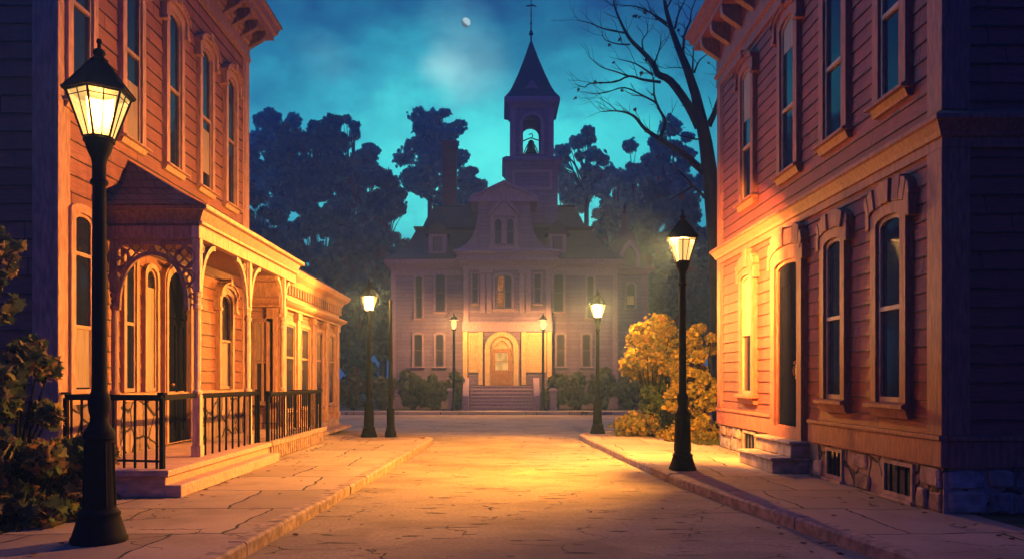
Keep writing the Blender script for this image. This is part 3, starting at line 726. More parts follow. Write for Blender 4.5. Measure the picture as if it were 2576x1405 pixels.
# ================================================================== THE MANSION at the end of the street
YM = 42.0
mx = lambda x: (x - XV) * 0.021
mz = lambda y: HC + (YH - y) * 0.021
G = lambda u, n, z: Vector((u, YM - n, z))
man = thing('mansion', (0.3, YM, 0), 'pale purple boarded mansion with slate mansard roof and bell tower at the street end', 'mansion')
X0, X1, XP0, XP1, XC = mx(985), mx(1552), mx(1166), mx(1386), mx(1268)
PN = 0.7                                               # how far the middle bay stands forward
mb = MB(); mb.box(W, X0, X1, YM + 0.002, YM + 9, -0.1, 7.55); siding(mb, G, X0, X1, 0.63, 7.35, 0.21, 0.018)
mb.box(G, XP0, XP1, 0.0, PN - 0.002, -0.1, 7.5)
GP = lambda u, n, z: Vector((u, YM - PN - n, z))
siding(mb, GP, XP0, XP1, 1.26, 7.3, 0.21, 0.018)
mb.build('wall', M['manwall'], man, normals=False)
pieces('corner_board', M['mantrim'], man, [lambda mb, a=a, b=b: mb.box(G, a, b, -0.02, 0.045, 0.0, 7.3) for a, b in ((X0 - 0.03, X0 + 0.22), (X1 - 0.22, X1 + 0.03))])
pieces('frieze', M['mantrim'], man, [lambda mb, a=a, b=b: mb.box(G, a, b, 0, 0.05, 7.02, 7.3) for a, b in ((X0 + 0.221, XP0 - 0.001), (XP1 + 0.001, X1 - 0.221))])
pieces('plinth', M['mantrim'], man, [lambda mb, a=a, b=b: mb.box(G, a, b, 0, 0.06, 0.0, 0.62) for a, b in ((X0 + 0.221, XP0 - 0.001), (XP1 + 0.001, X1 - 0.221))])
mb = MB()
mb.loft(X0, X1, YM, YM + 9, [(0.0, 7.30), (0.08, 7.32), (0.10, 7.42), (0.26, 7.55), (0.32, 7.58), (0.36, 7.74), (0.36, 7.82), (0.1, 7.84)])
mb.build('cornice', M['mantrim'], man)
mb = MB()
mb.loft(X0, X1, YM, YM + 9, [(0.40, 7.825), (0.38, 7.86), (0.0, 8.12), (-0.5, 8.55), (-0.90, 9.05), (-1.18, 9.62), (-1.05, 9.72), (-1.05, 9.80), (-1.50, 9.84), (-1.72, 10.4), (-2.05, 11.06), (-2.0, 11.10), (-2.0, 11.16)])
mb.build('roof', M['slate'], man)
# storey bands, pilasters and portico of the middle bay
mb = MB()
for z0, z1, d in ((4.02, 4.12, 0.10), (4.121, 4.42, 0.05), (4.421, 4.50, 0.14), (5.02, 5.10, 0.06)): mb.box(GP, XP0 - 0.02, XP1 + 0.02, 0.02, d, z0, z1)
mb.build('band', M['mantrim'], man)
def mpil(x, z0):
    u = mx(x)
    return lambda mb: (mb.box(GP, u - 0.13, u + 0.13, 0.02, 0.13, z0, 7.02), mb.box(GP, u - 0.17, u + 0.17, 0.02, 0.17, 7.022, 7.20))
pieces('pilaster', M['mantrim'], man, [mpil(x, 4.98 if x in (1215, 1231, 1312, 1328) else 4.52) for x in (1174, 1215, 1231, 1312, 1328, 1378)], 0.012)
pieces('pilaster', M['manglow'], man, [lambda mb, u=mx(x): mb.box(GP, u - 0.12, u + 0.12, 0.02, 0.13, 1.25, 4.0) for x in (1172, 1210, 1316, 1380)], 0.012)
mb = MB(); mb.loft(XP0, XP1, YM - PN, YM + 1, [(0.0, 7.20), (0.06, 7.21), (0.06, 7.36), (0.30, 7.62), (0.36, 7.64), (0.36, 7.78), (0.30, 7.80), (0.30, 7.98), (0.46, 8.04), (0.50, 8.12), (0.44, 8.20), (0.2, 8.26)])
mb.build('portico_cornice', M['mantrim'], man)
for a, b in ((1180, 1204), (1322, 1372)):              # shuttered panels beside the door
    u0, u1 = mx(a) , mx(b); mb = MB()
    mb.ring(GP, [(u0 + .09, 1.99), (u1 - .09, 1.99), (u1 - .09, 3.86), (u0 + .09, 3.86)], [(u0, 1.9), (u1, 1.9), (u1, 3.95), (u0, 3.95)], 0.02, 0.09)
    f = mb.build('shutter', M['manglow'], man); mb = MB(); z = 2.0
    while z < 3.83:
        mb.grid([[GP(u0 + .091, 0.025, z), GP(u0 + .091, 0.065, z), GP(u0 + .091, 0.035, z + 0.075)], [GP(u1 - .091, 0.025, z), GP(u1 - .091, 0.065, z), GP(u1 - .091, 0.035, z + 0.075)]]); z += 0.085
    mb.build('louvre', M['manglow'], f)
# door
dc = mx(1262)
mb = MB(); mb.ring(GP, arch(dc, 1.22, 1.22, 3.76, 0.62, 'seg', 16), arch(dc, 1.74, 1.22, 4.0, 0.86, 'seg', 16), 0.0, 0.22)
mb.ring(GP, arch(dc, 1.02, 1.22, 3.56, 0.55, 'point', 16), arch(dc, 1.216, 1.22, 3.755, 0.62, 'seg', 16), 0.0, 0.12)
mb.box(GP, dc - 0.51, dc + 0.51, 0.03, 0.12, 3.10, 3.20)
door = mb.build('door', M['manglow'], man, bevel=0.012)
mb = MB(); mb.prism(GP, arch(dc, 1.018, 3.201, 3.555, 0.33, 'point', 16), 0.03, 0.05); mb.build('fanlight', M['manglow'], door)
mb = MB(); mb.ring(GP, [(dc - .33, 2.02), (dc + .33, 2.02), (dc + .33, 2.92), (dc - .33, 2.92)], [(dc - .508, 1.23), (dc + .508, 1.23), (dc + .508, 3.098), (dc - .508, 3.098)], 0.03, 0.09)
mb.box(GP, dc - 0.33, dc + 0.33, 0.05, 0.085, 2.44, 2.48)
for k in range(3): mb.box(GP, dc - 0.36, dc + 0.36, 0.091, 0.105, 1.32 + k * 0.22, 1.48 + k * 0.22)
mb.build('panel', M['mandoor'], door)
mb = MB(); mb.box(GP, dc - 0.329, dc + 0.329, 0.035, 0.045, 2.021, 2.919); mb.build('glass', M['litdoor'], door)
mb = MB(); mb.lathe(GP(dc + 0.42, 0.13, 2.0), [(0, -0.04), (0.035, -0.02), (0.04, 0), (0.035, 0.02), (0, 0.04)], 8); mb.build('handle', M['brass'], door)
MM = ('mantrim', 'mandark', 'glassM')
def mwin(x0, x1, y0, y1, fr=G, **k):
    k.setdefault('rise', 0.08); k.setdefault('rails', (0.5,))
    return window(man, fr, mx((x0 + x1) / 2), (x1 - x0) * 0.021, mz(y1), mz(y0), cas=k.pop('cas', 0.10), depth=0.10, mats=MM, sill=k.pop('sill', 0.12), **k)
for x in (1108, 1405): mwin(x - 17, x + 17, 685, 783)
for x in (1054, 1485): mwin(x - 13, x + 13, 690, 800, rails=(0.5,))
for x in (1052, 1106, 1410, 1475): mwin(x - 15, x + 15, 835, 922)
mwin(1240, 1292, 690, 778, GP, rise=0.22, cas=0.11)
w_ = window(man, GP, mx(1259.5), 0.44, mz(776.5), mz(696), rise=0.02, cas=0.04, depth=0.115, mats=MM, sill=0.0, lit='lit', rails=(0.48,), sashw=0.03)
mwin(1186, 1206, 690, 765, GP, rise=0.02, cas=0.06); mwin(1340, 1362, 690, 765, GP, rise=0.02, cas=0.06)
# the shaped gable over the middle bay
half = [(1150, 634), (1172, 622), (1188, 604), (1198, 580), (1203, 552), (1204, 518)]
P = [(mx(x), mz(y)) for x, y in half]; P += [(2 * XC - u, z) for u, z in reversed(P)]
mb = MB(); mb.prism(GP, P, 0.15, -2.8)
gab = mb.build('gable', M['manwall'], man)
mb = MB()
u0, u1 = mx(1184), mx(1352); zb, zt = mz(518), mz(466)
mb.prism(GP, [(u0, zb), (u1, zb), (u1, zb + 0.28), (u0, zb + 0.28)], 0.36, -3.0)
mb.prism(GP, [(u0 + 0.12, zb + 0.281), (u1 - 0.12, zb + 0.281), (XC, zt - 0.08)], 0.16, -3.0)
for s in (-1, 1):
    e_ = XC + s * (u1 - u0) / 2
    mb.prism(GP, [(e_, zb + 0.283), (e_ - s * 0.22, zb + 0.283), (XC, zt - 0.14), (XC, zt + 0.02)] if s > 0 else [(XC, zt + 0.02), (XC, zt - 0.14), (e_ - s * 0.22, zb + 0.283), (e_, zb + 0.283)], 0.34, -3.0)
    f_ = XC + s * 0.85                                  # small inner gable lines
mb.build('pediment', M['mantrim'], gab)
GG = lambda u, n, z: Vector((u, YM - PN - 0.15 - n, z))
mb = MB()
for s in (-1, 1):
    mb.band(GG, [(XC + s * 0.86, mz(548)), (XC, mz(502))], [(XC + s * 0.72, mz(549)), (XC, mz(513))], 0.0, 0.22)
    mb.box(GG, min(XC + s * 0.70, XC + s * 0.56), max(XC + s * 0.70, XC + s * 0.56), 0, 0.12, mz(628), mz(552))
mb.box(GG, XC - 0.06, XC + 0.06, 0, 0.10, mz(620), mz(556)); mb.box(GG, XC - 0.80, XC + 0.80, 0, 0.18, mz(634), mz(627))
mb.prism(GG, [(XC - 0.70, mz(551)), (XC + 0.70, mz(551)), (XC, mz(516))], 0.001, 0.10)
mb.build('window_surround', M['mantrim'], gab)
for s in (-1, 1):
    w_ = window(man, GG, XC + s * 0.31, 0.46, mz(622), mz(556), rise=0.18, cas=0.05, depth=0.08, mats=MM, sill=0.0, rails=(0.5,), sashw=0.03)
# dormers
for x in (1100, 1403):
    u = mx(x); d0 = -0.15; mb = MB()
    D = lambda a, n, z: Vector((a, YM + 0.18 - n, z))
    mb.box(D, u - 0.50, u + 0.50, 0.0, -2.4, mz(642), mz(586))
    dm = mb.build('dormer', M['manwall'], man)
    mb = MB(); mb.prism(D, [(u - 0.64, mz(588)), (u + 0.64, mz(588)), (u, mz(548))], 0.12, -2.6); mb.prism(D, [(u - 0.45, mz(585.5)), (u + 0.45, mz(585.5)), (u, mz(556))], 0.121, 0.15)
    mb.build('roof', M['slate'], dm)
    mb = MB(); mb.ring(D, [(u - .26, mz(632)), (u + .26, mz(632)), (u + .26, mz(594)), (u - .26, mz(594))], [(u - .46, mz(641)), (u + .46, mz(641)), (u + .46, mz(588)), (u - .46, mz(588))], 0.0, 0.08)
    mb.build('frame', M['mantrim'], dm)
    mb = MB(); mb.box(D, u - .259, u + .259, 0.005, 0.02, mz(632), mz(594)); mb.build('pane', M['glassM'], dm)
    mb = MB(); mb.box(D, u - .2, u + .25, 0.021, 0.026, mz(631), mz(597)); mb.build('curtain', M['mandark'], dm)
# chimney
cx, cy = (1131.5 - XV) * 0.0230, 46.0; zc = lambda y: HC + (YH - y) * 0.0230
mb = MB(); mb.loft(cx - 0.40, cx + 0.40, cy - 0.40, cy + 0.40, [(0.02, 10.5), (0.0, 10.9), (0.0, zc(385)), (0.05, zc(380)), (0.06, zc(366)), (0.03, zc(358)), (-0.06, zc(356))])
mb.build('chimney', M['brick'], man)
# bell tower
YT = 45.0; tx = (1336 - XV) * 0.0225; tz = lambda y: HC + (YH - y) * 0.0225
def tl(mb, h, prof): mb.loft(tx - h, tx + h, YT - h, YT + h, prof)
mb = MB(); tl(mb, 1.40, [(0, 8.5), (0, tz(452)), (0.04, tz(436)), (0.14, tz(430)), (0.24, tz(424)), (0.24, tz(418)), (0.05, tz(411)), (-0.15, tz(410))])
tower = mb.build('tower', M['manwall'], man)
TF = lambda u, n, z: Vector((tx + u, YT - 1.40 - n, z))
mb = MB(); mb.ring(TF, [(-0.95, tz(486)), (0.95, tz(486)), (0.95, tz(450)), (-0.95, tz(450))], [(-1.1, tz(492)), (1.1, tz(492)), (1.1, tz(444)), (-1.1, tz(444))], 0, 0.06)
mb.build('panel_frame', M['mantrim'], tower)
hb = 1.19; zb0, zb1 = tz(410), tz(288); aw, az0, az1 = 0.98, tz(402), tz(308); ar = 0.49
mb = MB()
inner = arch(0, aw, az0, az1, ar, 'seg', 12); zs = az1 - ar
outer = [(-hb, zb0), (hb, zb0)] + [(hb * max(-1, min(1, 1.35 * math.cos(PI * k / 12))), zs if k in (0, 12) else (zb1 if abs(1.35 * math.cos(PI * k / 12)) < 1 else zs + (zb1 - zs) * 0.55)) for k in range(13)]
for fr in (lambda u, n, z: Vector((tx + u, YT - hb + 0.22 - n, z)), lambda u, n, z: Vector((tx + u, YT + hb - 0.22 + n, z))):
    mb.ring(fr, inner, outer, 0.0, 0.22)
for s in (-1, 1):
    fr = lambda u, n, z, s=s: Vector((tx + s * (hb - 0.22 + n), YT + u, z))
    hs = hb - 0.221
    o2 = [(max(-hs, min(hs, u)), z) for u, z in outer]
    mb.ring(fr, inner, o2, 0.0, 0.22)
mb.build('belfry', M['manwall'], tower, normals=True)
mb = MB(); fr = lambda u, n, z: Vector((tx + u, YT - hb - n, z))
mb.ring(fr, arch(0, aw + 0.02, az0, az1 + 0.01, ar, 'seg', 12), arch(0, aw + 0.36, az0, az1 + 0.18, ar + 0.16, 'seg', 12), 0.0, 0.07)
for s in (-1, 1): mb.box(fr, min(s * 0.92, s * 1.2), max(s * 0.92, s * 1.2), 0.0, 0.05, zb0, zb1)
mb.build('arch_surround', M['mantrim'], tower)
mb = MB()
zz = tz(370)
mb.lathe((tx, YT, 0), [(0.0, tz(352)), (0.08, tz(353)), (0.16, tz(357)), (0.20, tz(366)), (0.24, tz(376)), (0.34, tz(384)), (0.34, tz(386)), (0.0, tz(385))], 16)
mb.tube([(tx - 0.01, YT, tz(386)), (tx - 0.01, YT, tz(396))], 0.035)
mb.build('bell', M['iron'], tower, smooth=True)
mb = MB()
mb.tube([(tx - 0.49, YT, tz(356)), (tx - 0.2, YT, tz(350)), (tx, YT, tz(347)), (tx + 0.25, YT, tz(351)), (tx + 0.49, YT, tz(354))], 0.035)
mb.tube([(tx + 0.02, YT, tz(349)), (tx + 0.10, YT, tz(342)), (tx + 0.05, YT, tz(336)), (tx - 0.12, YT, tz(339))], 0.03)
for s in (-1, 1): mb.tube([(tx + s * 0.46, YT, tz(402)), (tx + s * 0.40, YT, tz(385)), (tx + s * 0.24, YT, tz(368)), (tx, YT, tz(352))], 0.03)
mb.build('yoke', M['iron'], tower)
mb = MB(); tl(mb, hb, [(0.0, tz(289)), (0.05, tz(289)), (0.12, tz(283)), (0.30, tz(280)), (0.34, tz(276)), (0.34, tz(268)), (0.28, tz(265)), (0.1, tz(264))])
mb.build('tower_cornice', M['mantrim'], tower)
mb = MB(); tl(mb, 1.5, [(-0.02, tz(265.5)), (-0.06, tz(263)), (-0.24, tz(252)), (-0.42, tz(236)), (-0.74, tz(200)), (-1.12, tz(152)), (-1.46, tz(103)), (-1.49, tz(96))])
mb.build('spire', M['slate'], tower)
SF = lambda u, n, z: Vector((tx + u, YT - 1.02 - n, z))
mb = MB(); mb.prism(SF, arch(0, 0.60, tz(256), tz(220), 0.40, 'point', 8), 0.10, -0.7)
mb.ring(SF, arch(0, 0.40, tz(253), tz(226), 0.30, 'point', 8), arch(0, 0.52, tz(255), tz(223), 0.36, 'point', 8), 0.10, 0.15)
mb.build('spire_dormer', M['mantrim'], tower)
mb = MB()
mb.tube([(tx, YT, tz(100)), (tx, YT, tz(60)), (tx, YT, tz(-14))], [0.05, 0.035, 0.02])
for y, r in ((86, 0.13), (80, 0.09), (60, 0.07), (40, 0.05)): mb.lathe((tx, YT, tz(y)), [(0.0, -r), (r, -r * 0.3), (r, r * 0.3), (0.0, r)], 8)
mb.tube([(tx - 0.30, YT, tz(16)), (tx - 0.12, YT, tz(15)), (tx + 0.12, YT, tz(14)), (tx + 0.30, YT, tz(17))], [0.02, 0.045, 0.045, 0.02], 6)
mb.build('weather_vane', M['iron'], tower)
# right wing: swept roof, pinnacle, pointed dormer
wx0, wx1, YW = mx(1553.5), mx(1640), 43.0
GW = lambda u, n, z: Vector((u, YW - n, z))
mb = MB(); mb.box(W, wx0, wx1, YW + 0.002, YW + 8, -0.1, 7.4); siding(mb, GW, wx0, wx1, 0.63, 7.2, 0.21, 0.018)
wing = mb.build('wing', M['manwall'], man, normals=False)
mb = MB(); mb.loft(wx0, wx1, YW, YW + 8, [(0.0, 7.2), (0.1, 7.24), (0.22, 7.44), (0.30, 7.5), (0.30, 7.58), (0.0, 7.6)]); mb.build('cornice', M['mantrim'], wing)
wc = mx(1588)
def wl(mb, prof): mb.grid([[(wc - h * 1.0, YW + 1.2 - h * 0.8, z), (wc + h * 0.8, YW + 1.2 - h * 0.8, z), (wc + h * 0.8, YW + 1.2 + h, z), (wc - h, YW + 1.2 + h, z)] for h, z in prof])
mb = MB(); wl(mb, [(1.45, 7.60), (1.30, 7.95), (1.02, 8.5), (0.72, 9.0), (0.40, 9.5), (0.20, 10.0), (0.12, 10.5), (0.10, 10.75), (0.02, 10.85)])
mb.build('roof', M['slate'], wing)
mb = MB(); mb.lathe((wc + 0.0, YW + 1.2, 0), [(0.10, 10.7), (0.15, 10.8), (0.06, 10.95), (0.09, 11.05), (0.02, 11.25), (0.0, 11.4)], 8); mb.build('finial', M['iron'], wing)
mb = MB(); mb.ring(GW, arch(wc + 0.05, 0.72, 7.62, 8.75, 0.62, 'point'), arch(wc + 0.05, 1.12, 7.62, 9.05, 0.85, 'point'), 0.20, -0.35)
dm = mb.build('gothic_dormer', M['mantrim'], wing)
mb = MB(); mb.prism(GW, arch(wc + 0.05, 0.716, 7.625, 8.745, 0.62, 'point'), 0.02, -0.3); mb.build('pane', M['glassM'], wing)
window(man, GW, mx(1594), 0.62, mz(770), mz(703), rise=0.15, cas=0.08, depth=0.10, mats=MM, sill=0.1, rails=(0.5,), blind=(0.1, 0.5))
# front steps with cheek walls
mb = MB(); n_ = 7; ys0, ys1 = 39.62, 40.95; ux0, ux1 = (1181 - XV) * 0.0202, (1341 - XV) * 0.0202
for k in range(n_):
    y_ = ys0 + (ys1 - ys0) * k / n_; z_ = 1.2 * k / n_; z2 = 1.2 * (k + 1) / n_
    mb.box(W, ux0, ux1, y_, 41.28, z_ + 0.0005, z2 - 0.04); mb.box(W, ux0 - 0.01, ux1 + 0.01, y_ - 0.03, 41.285, z2 - 0.0395, z2)
mb.build('front_steps', M['mantrim'], man)
for a, b in ((ux0 - 0.34, ux0 - 0.02), (ux1 + 0.02, ux1 + 0.34)):
    mb = MB(); mb.grid([[(x, 39.55, 0), (x, 41.28, 0), (x, 41.28, 1.62), (x, 40.9, 1.62), (x, 39.9, 0.75), (x, 39.55, 0.72)] for x in (a, b)])
    mb.build('cheek_wall', M['mantrim'], man, bevel=0.02)
# stone gate piers by the steps
pr = MB(); pr.loft(-0.17, 0.17, -0.17, 0.17, [(0.03, 0), (0.03, 0.12), (0, 0.14), (0, 0.92), (0.05, 0.95), (0.05, 1.03), (-0.05, 1.10)])
pier = pr.build('stone_pier', M['mantrim'], bevel=0.01)
pier.location = ((1134 - XV) * 0.0201, 40.1, -0.02)
tag(pier, 'short square stone pier left of the mansion steps', 'pier', 'stone piers by the mansion steps')
q = pier.copy(); COL.objects.link(q); q.location = ((1391 - XV) * 0.0201, 40.1, -0.02); tag(q, 'short square stone pier right of the mansion steps', 'pier')

# ================================================================== STREET LAMPS
def lamp_light(name, power, col, parent, z, r):
    l = bpy.data.lights.new(name, 'POINT'); l.energy = power; l.color = col; l.shadow_soft_size = r
    o = bpy.data.objects.new(name, l); COL.objects.link(o); o.parent = parent; o.location = (0, 0, z)
    return o
WARM = (1.0, 0.42, 0.07)
lamp = thing('street_lamp', (0, 0, 0), '', 'street lamp', 'lit street lamps on the pavements')
mb = MB()
mb.lathe((0, 0, 0), [(0.25, 0), (0.25, 0.04), (0.235, 0.06), (0.195, 0.19), (0.18, 0.235), (0.185, 0.25), (0.185, 0.27), (0.165, 0.29), (0.15, 0.31)], 12, PI / 12)
mb.lathe((0, 0, 0), [(0.148, 0.305), (0.145, 0.34), (0.125, 0.93), (0.13, 0.95), (0.14, 0.96), (0.142, 1.0), (0.13, 1.03), (0.10, 1.07), (0.08, 1.12), (0.078, 1.17), (0.092, 1.22), (0.098, 1.30), (0.092, 1.35), (0.074, 1.38), (0.068, 1.40)], 16)
for k in range(8):
    a = 2 * PI * k / 8; mb.tube([(0.143 * math.cos(a), 0.143 * math.sin(a), 0.34), (0.124 * math.cos(a), 0.124 * math.sin(a), 0.92)], 0.012, 5)
mb.build('base', M['iron'], lamp, smooth=True)
mb = MB(); mb.lathe((0, 0, 0), [(0.067, 1.395), (0.066, 1.6), (0.058, 3.30), (0.074, 3.315), (0.08, 3.335), (0.074, 3.355), (0.06, 3.37), (0.06, 3.50), (0.07, 3.55), (0.105, 3.63), (0.118, 3.68), (0.118, 3.70), (0.135, 3.705), (0.14, 3.725), (0.13, 3.74), (0.02, 3.742)], 16)
mb.build('pole', M['iron'], lamp, smooth=True)
hexp = lambda r, z, k, o=0.0: Vector((r * math.cos(-PI / 2 + PI / 3 * k + o), r * math.sin(-PI / 2 + PI / 3 * k + o), z))
mb = MB(); mb2 = MB()
rb, rt, zb_, zt_ = 0.135, 0.275, 3.745, 4.15
for k in range(6):
    mb.tube([hexp(rb, zb_, k), hexp(rt, zt_, k)], 0.011, 6)
    mb.tube([hexp(rt, zt_, k), hexp(rt, zt_, k + 1)], 0.012, 6); mb.tube([hexp(rb, zb_, k), hexp(rb, zb_, k + 1)], 0.011, 6)
    mb.tube([(hexp(rb, zb_, k) + hexp(rb, zb_, k + 1)) / 2, (hexp(rt, zt_, k) + hexp(rt, zt_, k + 1)) / 2], 0.006, 5)
    mb.tube([hexp(rt * 0.97, zt_ - 0.055, k), hexp(rt * 0.97, zt_ - 0.055, k + 1)], 0.005, 5)
    mb2.face([hexp(rb * 0.97, zb_ + 0.005, k), hexp(rb * 0.97, zb_ + 0.005, k + 1), hexp(rt * 0.97, zt_ - 0.005, k + 1), hexp(rt * 0.97, zt_ - 0.005, k)])
lan = mb.build('lantern', M['iron'], lamp)
mb2.build('pane', M['lampglass'], lan, normals=False)
mb = MB()
mb.lathe((0, 0, 0), [(0.285, 4.150), (0.315, 4.152), (0.318, 4.17), (0.24, 4.25), (0.16, 4.35), (0.095, 4.43), (0.07, 4.455)], 6, -PI / 2)
for k in range(6): mb.tube([hexp(0.318, 4.165, k), hexp(0.24, 4.253, k), hexp(0.16, 4.353, k), hexp(0.075, 4.455, k)], 0.009, 5)
mb.lathe((0, 0, 0), [(0.07, 4.45), (0.082, 4.47), (0.05, 4.495), (0.04, 4.51), (0.058, 4.535), (0.045, 4.565), (0.018, 4.58), (0.016, 4.62), (0.026, 4.64), (0.02, 4.665), (0.0, 4.67)], 10)
mb.build('cap', M['iron'], lamp)
lamp_light('lamp_bulb', 100, WARM, lamp, 4.065, 0.07)
spots = [((-3.72, 7.40), 1.0, 85, 'nearest and largest lit street lamp at the left beside the leafy bush'),
         ((3.08, 13.33), 0.93, 11500, 'lit street lamp standing on the right pavement by the red house'),
         ((-3.43, 21.0), 0.89, 2000, 'distant lit street lamp on the left beside the bare pole'),
         ((2.78, 22.4), 0.87, 4200, 'distant lit street lamp at the corner of the right pavement by the yellow bush')]
for k, ((x, y), s_, pw, lb) in enumerate(spots):
    o = lamp if k == 0 else copy_tree(lamp)
    o.location = (x, y, 0.0); o.scale = (s_, s_, s_); o.rotation_euler = (0, 0, (0.10, -0.2, 0.3, 0.1)[k]); o['label'] = lb
    for ch in o.children:
        if ch.type == 'LIGHT': ch.data = ch.data.copy(); ch.data.energy = pw
def added_shield(o, a0, a1):
    """curved plate added beside the bulb to shape its light (a0..a1 degrees round from +X): shields the houses, throws the light up the street"""
    n_ = 14; a = [math.radians(a0 + (a1 - a0) * k / n_) for k in range(n_ + 1)]
    P = lambda r_, t, z: Vector((r_ * math.cos(t), r_ * math.sin(t), z))
    mb = MB(); mb.grid([[P(0.105, t, 3.76), P(0.135, t, 4.148), P(0.141, t, 4.148), P(0.111, t, 3.76)] for t in a])
    r = mb.build('added_shield', M['added_shield']); r.parent = o; r.rotation_euler = (0, 0, -o.rotation_euler.z)
for o in [o for o in COL.objects if o.get('category') == 'street lamp']:  # every street lamp gets an added plate to steer its light
    if o.location.y > 20: added_shield(o, 8, 172)
    elif o.location.y > 10: added_shield(o, -137, 24)
    else: added_shield(o, 10, 170)
pole = thing('bare_post', (-2.86, 21.0, 0), 'plain dark post with no lantern beside the distant left lamp', 'post')
mb = MB(); mb.lathe((-2.86, 21.0, 0), [(0.155, 0), (0.155, 0.10), (0.12, 0.20), (0.115, 0.26), (0.105, 0.28), (0.10, 0.68), (0.105, 0.70), (0.10, 0.74), (0.06, 0.76)], 12); mb.build('base', M['iron'], pole, smooth=True)
mb = MB(); mb.lathe((-2.86, 21.0, 0), [(0.058, 0.755), (0.055, 2.0), (0.042, 3.0), (0.04, 3.50), (0.05, 3.51), (0.05, 3.60), (0.0, 3.62)], 12); mb.build('shaft', M['iron'], pole, smooth=True)
# the two slim lamps before the mansion door
slim = thing('post_lamp', (0, 0, 0), '', 'lamp', 'slim post lamps before the mansion')
mb = MB(); mb.lathe((0, 0, 0), [(0.15, 0), (0.15, 0.08), (0.11, 0.14), (0.10, 0.5), (0.07, 0.55), (0.065, 2.6), (0.06, 3.92), (0.10, 3.96), (0.12, 4.0), (0.05, 4.02)], 12); mb.build('pole', M['iron'], slim, smooth=True)
mb = MB(); mb.lathe((0, 0, 0), [(0.05, 4.021), (0.10, 4.08), (0.135, 4.25), (0.13, 4.40), (0.10, 4.48)], 12); mb.build('globe', M['lampglass'], slim, smooth=True)
mb = MB(); mb.lathe((0, 0, 0), [(0.08, 4.50), (0.235, 4.47), (0.24, 4.49), (0.10, 4.62), (0.04, 4.68), (0.02, 4.80), (0.0, 4.82)], 12); mb.build('cap', M['iron'], slim, smooth=True)  # wide brim added to keep lamp light off the upper walls
lamp_light('lamp_bulb', 1700, WARM, slim, 4.40, 0.09)
for k, (x, lb) in enumerate(((1142, 'slim lit lamp post left of the mansion steps'), (1366, 'slim lit lamp post right of the mansion steps'))):
    o = slim if k == 0 else copy_tree(slim); o.location = ((x - XV) * 0.0197, 39.35, 0.0); o['label'] = lb
# ================================================================== TREES, BUSHES, GRASS
class Leaves:
    """many small leaf faces in one mesh, written straight into lists"""
    def __init__(s): s.v, s.f = [], []
    def leaf(s, p, size, shape, nrm, roll, fold=0.25):
        n = Vector(nrm)
        if n.length < 1e-6: n = Vector((0, 0, 1))
        n.normalize(); a = n.orthogonal().normalized(); a.rotate(Matrix.Rotation(roll, 3, n)); b = n.cross(a)
        i = len(s.v)
        for x, y in shape:
            s.v.append(tuple(p + a * (x * size) + b * (y * size) - n * (fold * size * abs(x))))
        s.f.append(tuple(range(i, i + len(shape))))
    def build(s, name, mat, parent):
        mb = MB(); mb.v, mb.f = s.v, s.f
        return mb.build(name, mat, parent, normals=False)
MAPLE = [(0, -0.6), (0.12, -0.42), (0.5, -0.45), (0.36, -0.16), (0.62, 0.12), (0.3, 0.16), (0.0, 0.62), (-0.3, 0.16), (-0.62, 0.12), (-0.36, -0.16), (-0.5, -0.45), (-0.12, -0.42)]
ROUND = [(0.0, -0.55), (0.35, -0.35), (0.5, 0.05), (0.3, 0.42), (0.0, 0.58), (-0.34, 0.4), (-0.48, 0.0), (-0.32, -0.38)]
LOBE = [(0.05, -0.6), (0.3, -0.35), (0.62, -0.2), (0.4, 0.1), (0.48, 0.42), (0.1, 0.4), (-0.1, 0.62), (-0.3, 0.35), (-0.6, 0.2), (-0.45, -0.1), (-0.5, -0.42), (-0.18, -0.4)]
def rdir(rs):
    while True:
        v = Vector((rs.uniform(-1, 1), rs.uniform(-1, 1), rs.uniform(-1, 1)))
        if 0.05 < v.length < 1: return v.normalized()
def clump(lv, c, r, n, size, rs, shape=LOBE, flat=0.8):
    for _ in range(n):
        d = rdir(rs); q = r * (0.35 + 0.65 * rs.random() ** 0.5)
        if rs.random() < 0.12: q *= rs.uniform(1.1, 1.5)
        p = c + Vector((d.x * q, d.y * q, d.z * q * flat))
        lv.leaf(p, size * rs.uniform(0.6, 1.25), shape, d + rdir(rs) * 1.3 + Vector((0, 0, 0.3)), rs.uniform(0, 6.28), rs.uniform(0.05, 0.35))

